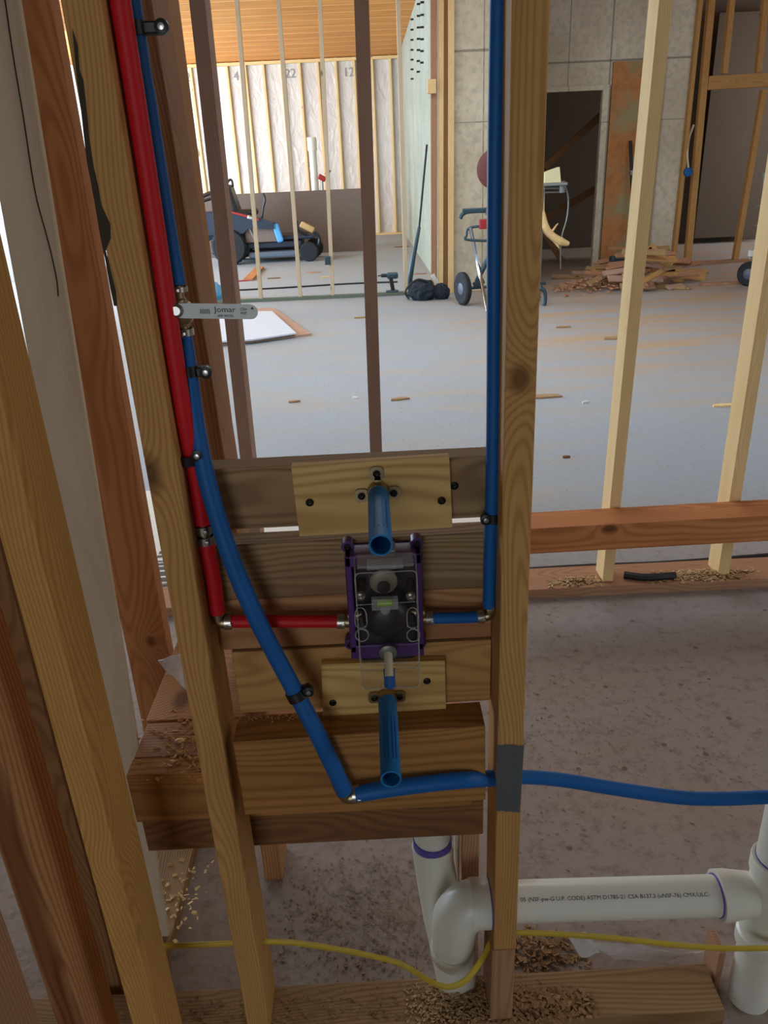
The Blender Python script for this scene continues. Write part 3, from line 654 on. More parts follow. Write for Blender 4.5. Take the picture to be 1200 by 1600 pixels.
# wide brown studs behind the near left post
stud(219, 200, 305, 690, 1.10, W_BROWN, 'reddish brown stud the pipes run along, behind the near left post', w=.04, d=.10, z0=.56)
a = at(0, 0, 1); 
beam((-.275, 1.28, .0), (-.275, 1.28, 2.6), .04, .089, W_RED, 'wall_stud', 'narrow reddish stud edge just right of the wide brown stud', 'stud')

# white sheet with dark printed bars lying behind the second stud row
c = V((-.55, 3.1, 0)); t = thing('white_sheet', c, 'long white sheet with dark printed bars lying on the floor behind the posts', 'sheet')
MB(c).bb((-1.6, 2.62, .001), (.46, 3.6, .012), .002).build('sheet', M_WHITE, t)
for x0 in (-1.16, -.93):
    for y0, h in ((2.63, .035), (2.68, .035), (2.73, .028), (2.77, .02), (2.80, .012), (2.84, .022), (2.875, .025)):
        MB(c).bb((x0, y0, .012), (x0 + .16, y0 + h, .0126)).build('printed_bar', M_INK, t)

# ------------------------------------------------------------------ left group of posts
stud(3, 850, 98, 1200, .755, W_GOLD_K, 'golden post left of the shelf with a dark oval knot low down', w=.038, d=.084, z0=.038)
beam((-.44, .2, .019), (-.425, .85, .019), .038, .10, W_GREY, 'bottom_plate', 'plate under the posts of the left hand wall', 'board', xdir=(0, 0, 1))
pb = stud(15, 400, 57, 627, 1.08, W_WHITE, 'pale smooth board with a dark crack near the left edge', w=.066, d=.010, z0=.0)
stud(155, 807, 220, 1123, 1.40, W_ORANGE_K, 'orange-brown post with a large ringed knot left of the near left post', w=.088, d=.038, z0=.0)
beam((-.477, .762, 0), (-.477, .762, 2.6), .038, .089, W_RED, 'wall_stud', 'dark reddish post at the left edge in front of the light slit', 'stud')
beam((-.485, .60, 0), (-.485, .60, 2.6), .038, .089, W_BROWN, 'wall_stud', 'brown post cut by the lower left corner', 'stud')
beam((-.558, 1.008, 0), (-.558, 1.008, 2.6), .038, .045, W_DARK, 'wall_stud', 'dark post between the light slit and the golden post', 'stud')

o_ = MB().tube([at(x, y, 1.0795) for x, y in ((5, -20), (21, 90), (36, 180), (55, 300), (72, 365), (82, 405), (89, 440), (91, 463))], .0009, 6).build('crack', M_INK, pb, True)
o_.matrix_parent_inverse = pb.matrix_basis.inverted()
# ------------------------------------------------------------------ near wall: plate, posts, blocks
YN = .88
tag(beam((-.8, .920, .019), (.572, .920, .019), .038, .089, W_PLATE, 'bottom_plate', None, xdir=(0, 0, 1)), 'dusty bottom plate running along the foot of the near posts', 'board')
beam((-.508, 1.0, .019), (-.505, 1.9, .019), .038, .09, W_GREY, 'bottom_plate', 'short grey plate running away behind the golden post', 'board', xdir=(0, 0, 1))
ls = stud(313, 1200, 240, 800, YN, W_WARM, 'near left post with pipes clamped along its right side', w=.0385, z0=.038)
def on_face(parent, pts, Yf, name, mat):
    P = [at(x, y, Yf) for x, y in pts]; mb = MB(); a = [mb.bm.verts.new(p) for p in P]; b = [mb.bm.verts.new(p + V((0, .0012, 0))) for p in P]
    mb.bm.faces.new(a); mb.bm.faces.new(b[::-1]); n_ = len(P)
    for k in range(n_): mb.bm.faces.new((a[k], b[k], b[(k + 1) % n_], a[(k + 1) % n_]))
    o = mb.build(name, mat, parent); o.matrix_parent_inverse = parent.matrix_basis.inverted(); return o
on_face(ls, [(113, 45), (121, 70), (124, 110), (130, 125), (136, 180), (139, 215), (146, 260), (153, 290), (158, 320), (172, 350), (173, 372), (165, 392), (172, 420), (181, 455), (183, 478), (178, 478), (172, 450), (164, 405), (157, 372), (150, 330), (142, 285), (136, 255), (131, 215), (125, 160), (119, 115)], .8792, 'bark_edge', plain('dark_bark', (66, 58, 44), .95, 0, .6))
stud(800, 10, 777, 1200, YN, W_WARM_K, 'near right post wearing a patch of grey tape', w=.0375, z0=.222)
beam((.172, .925, .038), (.173, .925, .219), .039, .089, W_BROWN, 'post_foot_block', 'short darker block under the sawn end of the taped post', 'block')

def flat_shavings(name, cx, cy, sx, sy, n, z0, label, hmax=.012, mats=None, smin=.003, smax=.009, mat=W_WARM, cat='sawdust'):
    p = V((cx, cy, z0)); mb = MB(p)
    for k in range(n):
        x = random.gauss(0, sx); y = random.gauss(0, sy)
        if abs(x) > 2.2 * sx or abs(y) > 2.0 * sy: continue
        h = hmax * math.exp(-(x / sx) ** 2 - (y / sy) ** 2) * random.random()
        s = random.uniform(smin, smax)
        mb.box(p + V((x, y, h + .001)), (s, s * random.uniform(.3, .7), .0012), Matrix.Rotation(random.random() * 6.28, 3, 'Z') @ Matrix.Rotation(random.uniform(-.7, .7), 3, 'X'))
    return tag(mb.build(name, mat), label, cat, kind='stuff')

# blocking boards in the bay
XL, XR = -.238, .153
BK = .981
hboard(XL, XR, .943, BK, .996, 1.084, W_GREY, 'top blocking board carrying the larger mounting board', tilt=.0)
hboard(XL, XR, .943, BK, .888, .973, W_GREY, 'grained grey-brown blocking board directly below the gap of light')
hboard(XL, XR, .946, BK, .803, .886, W_RED, 'blocking board behind the short red and blue pipes')
hboard(XL + .012, XR, .944, BK, .690, .799, W_WARM, 'blocking board behind the smaller mounting board')
hboard(XL + .01, .138, .885, .942, .545, .685, W_BLOCK, 'thick front blocking board below the lower stub with a dark knot', tilt=.006)
# shelf beams behind
beam((-.43, .99, .506), (.13, .99, .506), .1, .04, W_BLOCK, 'shelf_beam', 'front edge beam of the dusty shelf behind the near left post', 'beam', xdir=(0, 0, 1))
beam((-.428, 1.055, .537), (.13, 1.055, .537), .04, .088, W_BROWN, 'shelf_plank', 'front dusty plank of the shelf behind the near left post', 'board', xdir=(0, 0, 1))
beam((-.432, 1.24, .545), (.13, 1.24, .545), .028, .275, W_SHELF_K, 'shelf_plank', 'rear shelf plank with an oval knot and a slanting left end', 'board', xdir=(0, 0, 1))
beam((-.43, 1.01, .412), (.152, 1.01, .412), .087, .04, W_DARK, 'shelf_beam', 'dark lower beam beneath the front edge of the shelf', 'beam', xdir=(0, 0, 1))
beam((.132, 1.03, .0), (.132, 1.03, .368), .03, .06, W_BROWN, 'support_post', 'short brown support behind the drain elbow', 'post')
flat_shavings('sawdust', -.33, 1.04, .05, .045, 260, .558, 'sawdust and crumbs scattered over the left end of the shelf', hmax=.004)
for x, y, s, lab in ((281, 1157, .013, 'small pale wood crumb on the shelf, the largest one'), (270, 1188, .007, 'tiny pale crumb at the front of the shelf')):
    p = atZ(x, y, .562); o = blob(p - V((0, 0, .004)), s * .5, (1.3, .8, .7), W_PALE, 'wood_crumb', sub=2); tag(o, lab, 'crumb')
flat_shavings('sawdust', -.12, .934, .06, .005, 200, .686, 'fine sawdust on the top edge of the thick front block', hmax=.003, smin=.001, smax=.004)
# mounting boards
def ply(px, Yf, th, mat, label, name='mounting_board'):
    P = [at(x, y, Yf) for x, y in px]; c = sum(P, V()) / 4
    mb = MB(c); a = [mb.bm.verts.new(p) for p in P]; b = [mb.bm.verts.new(p + V((0, th, 0))) for p in P]
    mb.bm.faces.new(a); mb.bm.faces.new(b[::-1])
    for k in range(4): mb.bm.faces.new((a[k], b[k], b[(k + 1) % 4], a[(k + 1) % 4]))
    t = thing(name, c, label, 'board')
    mb2 = mb.build('board', mat, t); 
    return t, c
t, c = ply([(455, 729), (702, 714), (707, 824), (468, 838)], .928, .015, W_PLY, 'larger pale mounting board holding the upper blue stub')
t.children[0].data.transform(Matrix())
def screw(p, parent, r=.0055, name='screw', mat=M_SCREW, n=(0, -1, 0), o=None):
    o = V(o if o is not None else parent.location); p = V(p); n = V(n)
    MB(o).lathe([(r * .35, -.002), (r, 0.0), (r, .001), (r * .55, .0022), (r * .5, .0012), (.0001, .0008)], p, n, 14).build(name, mat, parent, True)
for x, y in ((484, 785), (690, 782)): screw(at(x, y, .9275), t)
t, c = ply([(502, 1038), (695, 1032), (697, 1112), (505, 1120)], .930, .014, W_PLY2, 'smaller pale mounting board holding the lower blue stub')
for x, y in ((520, 1098), (667, 1064)): screw(at(x, y, .9295), t)
sc_ = thing('wood_screw', at(710, 759, .942), 'single dark screw in the top blocking board right of the mounting board', 'screw'); screw(at(710, 759, .9425), sc_, name='head')

# ------------------------------------------------------------------ stub outs with eared brass elbows
def stub(px, Yb, L, label, top=True):
    p = at(*px, Yb); t = thing('pipe_stub', p, label, 'pipe'); r = .0135
    MB(p).tube([p + V((0, -.012, 0)), p + V((0, -L, 0))], r, 28, False, False, inner=.84).build('pipe', M_BLUE2, t, True)
    # ribs moulded along the stub
    mb = MB(p)
    for a in (R(50), R(70), R(95), R(118)):
        d = V((math.cos(a), 0, math.sin(a))); q = p + d * (r + .0001)
        mb.box(q + V((0, -L * .60, 0)), (.0012, L * .5, .0012), Matrix.Rotation(-a, 3, 'Y'))
    mb.build('print_line', M_BLUE, t)
    MB(p).lathe([(.006, .0), (.0148, .001), (.0148, .008), (.0142, .012), (.0142, .013)], p, (0, -1, 0), 24).build('brass_elbow', M_BRASS, t, True)
    ears = ((-.022, -.004), (.020, -.002), (-.001, .026)) if top else ((-.019, -.0), (.018, -.0))
    for ex, ez in ears:
        e = p + V((ex, 0, ez))
        pl = MB(p).prism(rrect(.018, .018, .006), .003, FRONT(e + V((0, .0, 0))))
        eo = pl.build('mounting_ear', M_BRASS, t); screw(e + V((0, -.0032, 0)), eo, .005, o=p)
    if top: MB(p).box(p + V((0, -.0015, .012)), (.008, .003, .02)).build('mounting_ear', M_BRASS, t)
    return t
stub((591, 768), .926, .158, 'upper open-ended blue pipe stub pointing out of the larger mounting board')
stub((605, 1088), .928, .170, 'lower open-ended blue pipe stub pointing out of the smaller mounting board', False)

# ------------------------------------------------------------------ shower valve in its plastic guard
o = at(602, 955, .94); t = thing('shower_valve', o, 'rough-in mixing valve in purple bracket under a clear plastic guard', 'valve')
bz0, bz1 = .817, .968; bx0, bx1 = -.050, .052; bc = V(((bx0 + bx1) / 2, .936, (bz0 + bz1) / 2))
fr = MB(o)
for (x0, x1, z0, z1) in ((bx0, bx0 + .009, bz0, bz1), (bx1 - .009, bx1, bz0, bz1), (bx0, bx1, bz1 - .016, bz1), (bx0, bx1, bz0 - .01, bz0 + .012)):
    fr.bb((x0, .900, z0), (x1, .942, z1), .002)
MB(o).bb((bx0 + .009, .934, bz0 + .012), (bx1 - .009, .941, bz1 - .016)).build('back_plate', plain('dark_plum_plastic', (52, 36, 46), .5), t)
fr.build('bracket', M_PURPLE, t)
for (x, y) in ((543, 854), (651, 849), (548, 1006), (657, 1003)):
    p = at(x, y, .925); q = V((bc.x + (p.x - bc.x) * .7, .93, bc.z + (p.z - bc.z) * .82))
    e = MB(o).cyl(p + V((0, .016, 0)), p + V((0, -.002, 0)), .0085, 18); e.box((p + q) / 2 + V((0, .004, 0)), ((q - p).length + .004, .012, .008), Matrix.Rotation(-math.atan2((q - p).z, (q - p).x), 3, 'Y'), .001)
    eo = e.build('bracket_ear', M_PURPLE, t, True); screw(p + V((0, -.0025, 0)), eo, .0048, o=o)
MB(o).bb((-.016, .9, .962), (.018, .93, .975), .002).build('top_tab', M_GREYM, t)
# valve body
vb = MB(o); vb.lathe([(.02, 0), (.03, .004), (.034, .02), (.034, .032), (.026, .045), (.018, .05)], (.002, .936, .872), (0, -1, 0), 28); vb.box((.002, .917, .835), (.080, .024, .074), None, .006)
vb.build('valve_body', M_BLACK, t, True)
MB(o).lathe([(.017, -.03), (.0185, 0), (.0185, .004), (.016, .006), (.010, .007)], (.000, .905, .928), (0, -1, 0), 28).build('diverter_disc', plain('dull_grey_metal', (150, 138, 122), .45, .2), t, True)
MB(o).lathe([(.009, 0), (.009, .003), (.004, .004)], (.000, .898, .922), (0, -1, 0), 20).build('disc_centre', M_BLACK, t, True)
for s in (-1, 1): MB(o).cyl((.002 + s * .03, .92, .868), (.002 + s * .053, .92, .867), .009).build('inlet', M_BRASS, t, True)
# stem
MB(o).lathe([(.006, 0), (.0115, .001), (.0125, .005), (.008, .007)], (.0015, .886, .828), (0, -1, -.1), 20).build('stem_collar', M_GREYM, t, True)
MB(o).tube([(.0015, .882, .827), (.0018, .866, .815), (.0018, .858, .806)], .0062, 14, smooth=False).build('stem', M_CREAM, t, True)
MB(o).tube([(.0018, .866, .812), (.0022, .860, .787)], .0078, 14, smooth=False).build('stem_tip', M_BLUE, t, True)
# bubble level
lv = MB(o).box((.0005, .852, .924), (.034, .010, .016), None, .0015).prism([(.006 * math.cos(a), .006 * math.sin(a)) for a in [2 * math.pi * k / 16 for k in range(16)]], .006, FRONT((.0005, .856, .914)))
lv.build('level_housing', M_CLEARIM, t)
MB(o).cyl((-.009, .850, .926), (.010, .850, .926), .005, 14).build('level_vial', M_GREEN, t, True)
# clear guard: hollow box with rounded corners
yb, yf = .90, .852
zc = at(604, 990, yf).z; zt = at(603, 895, yf).z; zb = at(603, 1077, yf).z; cx = .0035; gw = .0785; gh = zt - zb; gc = (zt + zb) / 2
sh = MB(o); n = 6
outl = rrect(gw, gh, .007, n); m = FRONT((cx, yb, gc)); mf = FRONT((cx, yf, gc))
lay = [(1.05, yb), (1.02, yf + .012), (1.0, yf + .003), (.975, yf)]
rings = []
for sc1, yy in lay:
    rings.append([sh.bm.verts.new(V((cx + x * (1 + (sc1 - 1) * 1.0), yy, gc + z * (1 + (sc1 - 1) * .45)))) for x, z in outl])
for a_, b_ in zip(rings, rings[1:]):
    k_ = len(a_)
    for k in range(k_): sh.bm.faces.new((a_[k], a_[(k + 1) % k_], b_[(k + 1) % k_], b_[k]))
sh.bm.faces.new(rings[-1]); g_o = sh.build('clear_guard', M_CLEAR, t, True)
rim = MB(o)
def loop(pts, r, mb): mb.tube(pts + [pts[0]], r, 6, False, False)
loop([V((cx + x * 1.0, yf + .002, gc + z * 1.0)) for x, z in outl], .0009, rim)
loop([V((cx + x * 1.04, yb, gc + z * 1.02)) for x, z in outl], .0009, rim)
rim.tube([V((cx - gw / 2, yf, zt - .045)), V((cx + gw / 2, yf, zt - .044))], .0007, 6, smooth=False)
rim.tube([V((cx - gw / 2, yf, zb + .041)), V((cx + gw / 2, yf, zb + .042))], .0007, 6, smooth=False)
rim.build('guard_rim', M_CLEARIM, t)
tabm = MB(o)
for k in range(4): tabm.bb((-.020, yf + .006 + k * .006, zt + .002), (.026, yf + .008 + k * .006, zt + .007))
tabm.bb((cx - .036, .865, zt), (cx + .036, .895, zt + .004), .001); tabm.build('guard_top_tab', M_CLEARIM, t)
for s, px in ((-1, 564), (1, 645)):
    lp = MB(o); cxx = at(px, 968, yf).x; cz1 = at(px, 955, yf).z; cz2 = at(px, 993, yf).z
    pts = [V((cxx + .0075 * math.cos(a), yf - .001, cz1 - .006 + .012 * math.sin(a))) for a in [R(d) for d in range(0, 181, 20)]] + [V((cxx + .0075 * math.cos(a), yf - .001, cz2 + .018 + .006 * math.sin(a))) for a in [R(d) for d in range(180, 361, 20)]]
    loop(pts, .0008, lp); lp.build('guard_slot', M_CLEARIM, t, True)
    l2 = MB(o); loop([V((cxx + s * -.000 + .0085 * math.cos(a), yf - .001, cz2 + .001 + .0095 * math.sin(a))) for a in [R(d) for d in range(0, 360, 20)]], .0009, l2); l2.build('guard_ring', M_CLEARIM, t, True)
    screw((cxx, .892, cz1 - .002), t, .0055, mat=M_STEEL); MB(o).cyl((cxx, .93, cz1 - .002), (cxx, .894, cz1 - .002), .0065, 16).build('stop_screw', M_BRASS, t, True)

# ------------------------------------------------------------------ supply pipes
def ringat(parent, a, b, r, name='crimp_ring', mat=M_STEEL, w_=None, screwy=True):
    o = V(parent.location); a = V(a); b = V(b)
    MB(o).cyl(a, b, r, 20, inner=.86).build(name, mat, parent, True)
    if screwy:
        d = (b - a).normalized(); m_ = (a + b) / 2 + V((.35, -1, 0)).normalized() * r
        MB(o).box(m_, (.006, .004, .005), None, .001).build('crimp_tab', mat, parent)
# red hot line
RR = .0105
rp = [V((-.2325, .907, 1.66)), V((-.2325, .907, 1.56)), V((-.232, .907, 1.45)), V((-.232, .907, 1.35)), V((-.2325, .907, 1.25)), V((-.233, .91, 1.15)), V((-.232, .918, 1.09)), at(317, 818, .922)]
t = thing('hot_water_pipe', rp[-1], 'red water pipe coming down along the near left post to the valve', 'pipe')
o = V(t.location)
rp0 = [rp[0] + V((.0, .0, .6))] + rp
MB(o).tube(rp0, RR, 20).build('pipe', M_RED, t, True)
q0 = at(317, 822, .922); q1 = at(322, 848, .922); q2 = at(340, 957, .922)
MB(o).cyl(at(318, 818, .922), at(322, 852, .922), .0085, 18).build('coupling', M_BRASS, t, True)
ringat(t, at(317, 820, .922), at(319, 832, .922), .0125); ringat(t, at(320, 837, .922), at(322, 848, .922), .0125)
MB(o).tube([q1, at(333, 905, .922), q2], RR, 20).build('pipe', M_RED, t, True)
e0 = at(344, 970, .922); e1 = at(362, 971, .922)
MB(o).tube([q2 + V((0, 0, .004)), at(342, 968, .922), at(350, 972, .922), e1], .009, 16).build('elbow', M_BRASS, t, True)
ringat(t, at(352, 971, .922), at(362, 971, .922), .0115)
MB(o).tube([at(358, 971, .922), at(450, 971, .921), at(537, 971, .920)], .0088, 20).build('pipe', M_RED, t, True)
ringat(t, at(527, 971, .92), at(538, 971, .92), .0105)
MB(o).cyl(at(536, 971, .92), at(552, 971, .92), .0085, 14).build('fitting', M_BRASS, t, True)

# right small blue line
t = thing('cold_water_pipe', at(765, 955, .925), 'slim blue water pipe hanging down beside the taped post to the valve', 'pipe'); o = V(t.location)
bp = [at(780, -70, .94) + V((0, .0, .6)), at(779, -60, .94), at(778, 0, .94), at(774, 200, .935), at(772, 400, .93), at(771, 600, .926), at(769, 760, .922), at(766, 860, .922), at(764, 948, .922)]
MB(o).tube(bp, [.0086] * len(bp), 20).build('pipe', M_BLUE, t, True)
MB(o).tube([at(764, 945, .922), at(765, 958, .922), at(758, 963, .922), at(748, 964, .922)], .0075, 14).box(at(766, 952, .92), (.012, .012, .012), None, .002).build('elbow', M_BRASS, t, True)
ringat(t, at(746, 964, .92), at(756, 963, .92), .0095)
MB(o).tube([at(668, 966, .92), at(720, 965, .921), at(753, 963, .922)], .0082, 20).build('pipe', M_BLUE, t, True)
ringat(t, at(665, 966, .92), at(676, 966, .92), .0098)
MB(o).cyl(at(654, 967, .92), at(668, 966, .92), .0078, 14).build('fitting', M_BRASS, t, True)

# large blue line with ball valve
RB = .0122
up = [at(202, 0, .938), at(226, 150, .938), at(245, 270, .937), at(263, 380, .934), at(275, 446, .93)]
up = [up[0] + V((.0, .0, .7))] + up
t = thing('cold_water_pipe', at(280, 485, .955), 'thick blue water pipe crossing in front of the boards and running out right', 'pipe'); o = V(t.location)
MB(o).tube(up, .0118, 22).build('pipe', M_BLUE, t, True)
lo = [at(286, 524, .93), at(295, 580, .925), at(306, 660, .918), at(321, 740, .908), at(342, 815, .90), at(368, 890, .893), at(402, 968, .888), at(434, 1030, .885), at(462, 1082, .88), (at(500, 1155, .868)), at(539, 1237, .862)]
MB(o).tube(lo, [RB * .88] * 3 + [RB * .95] * 2 + [RB] * 6, 22).build('pipe', M_BLUE, t, True)
hz = [at(556, 1241, .864), at(610, 1232, .866), at(690, 1222, .870), at(735, 1218, .876), at(768, 1216, .902), at(818, 1214, .915), at(880, 1219, .92), at(960, 1232, .92), at(1060, 1246, .92), at(1130, 1248, .92), at(1210, 1245, .92), at(1290, 1243, .92)]
MB(o).tube(hz, [.0122] * 5 + [.0108] * 7, 22).build('pipe', M_BLUE, t, True)
MB(o).tube([at(536, 1232, .866), at(541, 1243, .866), at(550, 1244, .866), at(562, 1241, .866)], .0105, 16).build('elbow', M_BRASS, t, True)
ringat(t, at(532, 1222, .868), at(538, 1234, .866), .0138); ringat(t, at(551, 1241, .866), at(562, 1240, .866), .0138)
# ball valve
v = thing('ball_valve', at(281, 486, .93), 'brass ball valve with a long flat steel lever on the thick blue pipe', 'valve'); vo = V(v.location)
a0 = at(274, 446, .93); a1 = at(286, 526, .93); ax = (a1 - a0)
P_ = lambda f: a0 + ax * f
MB(vo).lathe([(.0098, 0), (.0115, .002), (.0115, ax.length * .12)], P_(.24), ax, 8).lathe([(.013, 0), (.0165, .004), (.0165, .018), (.013, .024)], P_(.32), ax, 20).lathe([(.0098, 0), (.0115, .002), (.0115, ax.length * .12)], P_(.66), ax, 8).lathe([(.0092, 0), (.0092, ax.length)], a0, ax, 16).build('body', M_BRASS, v, True)
ringat(v, P_(0.02), P_(.12), .0138); ringat(v, P_(.84), P_(.97), .0138)
sp = at(276, 485, .905)
MB(vo).cyl(V((sp.x + .002, .93, sp.z)), sp + V((0, .004, 0)), .006).lathe([(.008, 0), (.008, .004), (.005, .006), (.003, .006)], sp + V((0, .001, 0)), (0, -1, 0), 20).build('stem_nut', M_STEEL, v)
ha = at(268, 485, .906); hb = at(403, 487, .906); L = (hb - ha).length; hw = .0168
hm = frame(ha, hb - ha, (0, 0, 1))
pl = [(0, -hw * .42), (.012, -hw * .5)] + [(L - hw / 2 + hw / 2 * math.cos(a), hw / 2 * math.sin(a)) for a in [R(d) for d in range(-90, 91, 18)]] + [(.012, hw * .5), (0, hw * .42)]
MB(vo).prism(pl, .002, hm).build('lever', plain('lever_steel', (186, 190, 188), .45, .3), v)
S_ = lambda x, z: frame(ha + (hb - ha).normalized() * x + V((0, -.0023, z)), hb - ha, (0, 0, 1))
text('brand_lettering', 'Jomar', .0088, S_(L * .50, -.0006), M_INK, v, stretch=1.15)
text('small_lettering', '600 WOG', .0042, S_(L * .53, -.0062), M_INK, v)
for i_, (f_, s_) in enumerate(((.33, 'III'), (.39, 'III'),)): text('stamped_marks', s_, .008, S_(L * f_, -.003), M_INK, v)
text('small_lettering', '▲', .004, S_(L * .92, .003), M_INK, v); text('small_lettering', 'CSA\nNSF', .0042, S_(L * .80, .0014), M_INK, v)

# pipe clamps
def clamp(c, ax, r, side, label, reach=.02, mat=M_BLACK):
    c = V(c); ax = V(ax).normalized(); t = thing('pipe_clamp', c, label, 'clamp', 'black pipe clamps')
    MB(c).cyl(c - ax * .0065, c + ax * .0065, r * 1.22, 22, inner=.84).build('ring', mat, t, True)
    s = V(side).normalized(); a = c + s * (r * 1.1); b = c + s * (r + reach)
    MB(c).box((a + b) / 2, ((b - a).length + .004, .014, .012), Matrix.Rotation(-math.atan2(s.z, s.x), 3, 'Y'), .002).build('clamp_arm', mat, t)
    hb_ = MB(c).lathe([(.0062, -.006), (.0075, 0), (.0075, .005), (.004, .006)], b + V((0, -.005, 0)), (0, -1, 0), 16).build('nail_boss', mat, t, True)
    MB(c).lathe([(.003, 0), (.0034, .0012), (.001, .0016)], b + V((0, -.0112, 0)), (0, -1, 0), 12).build('nail_head', M_STEEL, hb_, True)
clamp(at(208, 45, .935), up[2] - up[1], .0108, (1, .1, 0), 'faint black clamp at the very top of the thick blue pipe')
clamp(at(294, 581, .925), lo[1] - lo[0], RB * .88, (1, .05, 0), 'black clamp on the thick blue pipe below the ball valve', .012)
clamp(at(295, 716, .912), rp[6] - rp[5], RR, (1, -.1, .45), 'black clamp around the red pipe beside the blue one', .004)
clamp(at(464, 1085, .88), lo[9] - lo[8], RB, (1, 0, .55), 'black clamp around the thick blue pipe left of the smaller mounting board', .008)
clamp(at(770, 808, .922), (0, 0, 1), .0085, (-1, -.1, .12), 'black clamp around the slim blue pipe beside the taped post', .002)

# tape on near right post (front and wrapped slightly around the right)
P = at(777, 1163, .8795); P2 = at(819, 1165, .8795); P3 = at(775, 1267, .8795); P4 = at(812, 1269, .8795)
mb = MB((P + P4) / 2); top = []; bot = []; N = 10
for k in range(N + 1):
    f = k / N; j = (random.random() - .5) * .003
    a = P.lerp(P2, f) + V((0, 0, j)); b = P3.lerp(P4, f) + V((0, 0, (random.random() - .5) * .002)); top.append(mb.bm.verts.new(a)); bot.append(mb.bm.verts.new(b))
for k in range(N): mb.bm.faces.new((top[k], top[k + 1], bot[k + 1], bot[k]))
gx = bmesh.ops.solidify(mb.bm, geom=mb.bm.faces[:], thickness=.0006)
tag(mb.build('tape_patch', M_TAPE), 'grey tape patch stuck on the front of the near right post', 'tape')

# ------------------------------------------------------------------ white drain pipes
YP = .925
t = thing('drain_pipe', V((.085, 1.0, 0)), 'white drain pipe run with elbow passing through the taped post to the right', 'pipe'); o = V(t.location)
r1 = .032
h0 = at(740, 1415, YP); h1 = at(1135, 1398, YP); zc_ = (h0.z + h1.z) / 2; zh = .274
MB(o).cyl((.13, YP, .282), (.565, YP, .268), .034, 32).build('horizontal_pipe', M_PVC, t, True)
# elbow from the wye up and over to the horizontal run
el = []
cxe, cze = .118, .215
for k in range(9):
    a = R(180 - 90 * k / 8); el.append(V((cxe + .024 + .046 * math.cos(a), YP, .280 - .046 + .046 * math.sin(a))))
el = [V((.093, YP + .012, .17))] + [V((.093, YP + .004, .195))] + el[1:]
MB(o).tube(el, [.036, .038] + [.041] * 8, 28, sub=3).build('elbow', M_PVC, t, True)
MB(o).cyl((.122, YP, .28), (.153, YP, .28), .0415, 32).build('elbow_hub', M_PVC, t, True)
MB(o).cyl((.1525, YP, .28), (.157, YP, .28), .0405, 32).build('primer_ring', M_PRIMER, t, True)
MB(o).tube([(.064, 1.035, .5), (.066, 1.03, .31)], .033, 28, smooth=False).build('riser', M_PVC, t, True)
MB(o).cyl((.066, 1.030, .304), (.066, 1.029, .326), .0352, 28).build('primer_ring', M_PRIMER, t, True)
MB(o).tube([(.066, 1.03, .306), (.068, 1.022, .27), (.078, .995, .19), (.092, .965, .12), (.1, .955, .045), (.1, .955, .0)], [.038, .0365, .037, .039, .037, .035], 28).build('wye', M_PVC, t, True)
MB(o).lathe([(.039, 0), (.0405, .004), (.0405, .02), (.037, .03)], (.093, YP + .02, .135), (0, -.3, 1), 28).build('wye_hub', M_PVC, t, True)
# right vertical with tee
XV = .640
def rr(z0, z1, r, name, mat=M_PVC, x0=XV, x1=XV): MB(o).cyl((x0, YP, z0), (x1, YP, z1), r, 32).build(name, mat, t, True)
rr(.0, .17, .036, 'stand_pipe'); rr(.30, .62, .036, 'stand_pipe')
MB(o).tube([(XV, YP, .150), (XV, YP, .345)], .0395, 32, smooth=False).build('tee', M_PVC, t, True)
MB(o).lathe([(.0395, 0), (.043, .004), (.043, .03), (.042, .032)], (XV, YP, .318), (0, 0, 1), 32).build('tee_hub', M_PVC, t, True)
MB(o).lathe([(.042, 0), (.043, .004), (.043, .028), (.0395, .032)], (XV, YP, .145), (0, 0, 1), 32).build('tee_hub', M_PVC, t, True)
MB(o).lathe([(.042, 0), (.042, .018), (.040, .03), (.036, .06)], (.545, YP, .2695), (1, 0, 0), 32).build('tee_hub', M_PVC, t, True)
rr(.351, .3535, .0372, 'primer_ring', M_PRIMER); MB(o).cyl((.5425, YP, .2695), (.5455, YP, .2695), .0355, 32).build('primer_ring', M_PRIMER, t, True); rr(.1445, .1465, .0385, 'primer_ring', M_PRIMER)
x_s = .203; rad = .0341
def wrap(p):
    a = R(50) + (p.y) / rad
    return V((x_s + p.x, YP - math.cos(a) * (rad + p.z), .282 - (x_s + p.x - .13) * .0322 + math.sin(a) * (rad + p.z)))
text('pipe_lettering', '05 (NSF-pw-G U.P. CODE) ASTM D1785-21 CSA B137.3 (uNSF-76) CMX/ULC-', .0088, None, M_INK, t, fn=wrap, stretch=1.10)
t = thing('thin_conduit', V((.125, 1.06, 0)), 'slim white conduit behind the drain elbow', 'conduit')
MB(t.location).cyl((.113, 1.06, .0), (.113, 1.06, .46), .005, 12).build('tube', M_PVC, t, True)

# yellow cable through the posts
yc = [(-.5, .925, .214), (-.42, .925, .214), (-.33, .925, .212), (-.26, .925, .212), (-.2, .925, .208), (-.13, .92, .196), (-.06, .915, .178), (0, .905, .162), (.06, .872, .152), (.1, .868, .160), (.135, .888, .184), (.17, .925, .207), tuple(at(808, 1457, .915)), tuple(at(880, 1460, .905)), tuple(at(960, 1466, .89)), tuple(at(1060, 1477, .88)), tuple(at(1140, 1482, .87)), tuple(at(1260, 1480, .87))]
tag(MB().tube(yc, .0062, 12, flat=.5).build('yellow_cable', M_YEL, smooth=True), 'yellow flat cable strung through holes low in the near posts', 'cable')

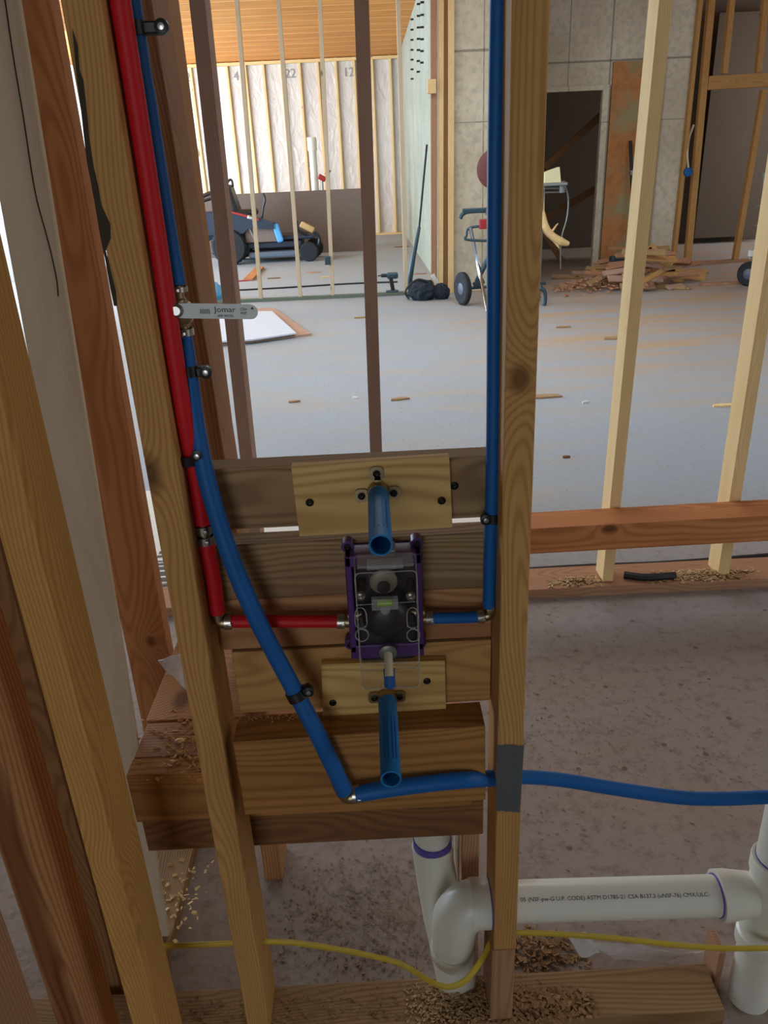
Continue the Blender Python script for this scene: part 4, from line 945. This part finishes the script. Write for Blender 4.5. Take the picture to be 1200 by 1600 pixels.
# plastic scrap behind the yellow cable, film corner at the left post
def film(pts, label, name='plastic_scrap', th=.0012):
    c = sum(pts, V()) / len(pts); mb = MB(c); vs = [mb.bm.verts.new(p) for p in pts]; mb.bm.faces.new(vs)
    bmesh.ops.triangulate(mb.bm, faces=mb.bm.faces[:]); bmesh.ops.subdivide_edges(mb.bm, edges=mb.bm.edges[:], cuts=3, use_grid_fill=True)
    for v in mb.bm.verts: v.co += V((0, mnoise.noise(v.co * 60) * .004, mnoise.noise(v.co * 50 + V((3, 1, 2))) * .004))
    bmesh.ops.solidify(mb.bm, geom=mb.bm.faces[:], thickness=th)
    return tag(mb.build(name, M_FILM), label, 'plastic')
film([at(247, 1033, 1.0), at(285, 1018, .985), at(300, 1040, .975), at(296, 1080, .975), at(270, 1056, .99)], 'pointed scrap of plastic film poking out left of the near left post', 'plastic_film')
film([atZ(885, 1462, .055), atZ(915, 1455, .06), atZ(938, 1490, .045), atZ(908, 1497, .045)], 'crumpled clear plastic piece on the floor behind the yellow cable')
film([atZ(920, 1472, .03), atZ(980, 1475, .03), atZ(1070, 1490, .03), atZ(1100, 1485, .03), atZ(1040, 1502, .02), atZ(960, 1500, .02)], 'long thin clear plastic strip on the floor under the drain pipe')

# sawdust and litter near the camera
SAW = plain('sawdust_pale', (192, 160, 116), .9); SAWD = plain('sawdust_brown', (156, 120, 80), .9); GRIT = plain('floor_grit', (150, 132, 112), .9)
flat_shavings('sawdust', .10, .915, .045, .022, 1500, .039, 'heap of sawdust on the plate left of the taped post', hmax=.022, smin=.002, smax=.006, mat=SAW)
flat_shavings('wood_shavings', .245, .90, .045, .016, 520, .039, 'curled shavings on the plate right of the taped post', hmax=.016, smin=.005, smax=.014, mat=SAWD)
flat_shavings('wood_shavings', .27, 1.03, .05, .03, 420, .001, 'shavings on the floor behind the plate right of the taped post', hmax=.016, smin=.005, smax=.013, mat=SAWD)
flat_shavings('floor_grit', -.05, 1.12, .12, .09, 1500, .001, 'gritty sawdust on the floor behind the near wall', hmax=.004, smin=.0015, smax=.006, mat=GRIT)
flat_shavings('floor_grit', .5, 1.6, .35, .3, 1200, .001, 'grit scattered on the brown floor right of the taped post', hmax=.002, smin=.002, smax=.007, mat=GRIT)
flat_shavings('wood_shavings', -.47, 1.15, .03, .07, 90, .039, 'pale shavings on the short grey plate behind the golden post', hmax=.006, smin=.004, smax=.012, mat=W_PALE)
flat_shavings('wood_shavings', .70, 2.43, .05, .02, 300, .039, 'shavings on the plate under the left bright stud', hmax=.015, smin=.006, smax=.016, mat=SAW)
flat_shavings('wood_shavings', 1.15, 2.43, .1, .025, 450, .039, 'shavings on the plate between the two bright studs', hmax=.018, smin=.006, smax=.018, mat=SAW)
flat_shavings('sawdust', -.2, .918, .25, .02, 500, .039, 'thin scatter of sawdust along the left end of the near plate', hmax=.003, smin=.002, smax=.006, mat=SAWD)
# narrow pieces by the right end of the plate
beam((.586, .965, .0), (.586, .965, .10), .012, .05, W_BROWN, 'wood_shim', 'thin upright wood shim at the right end of the near plate', 'shim')
# slotted dark strip seen through the slits on the left
p = atZ(170, 935, 0);
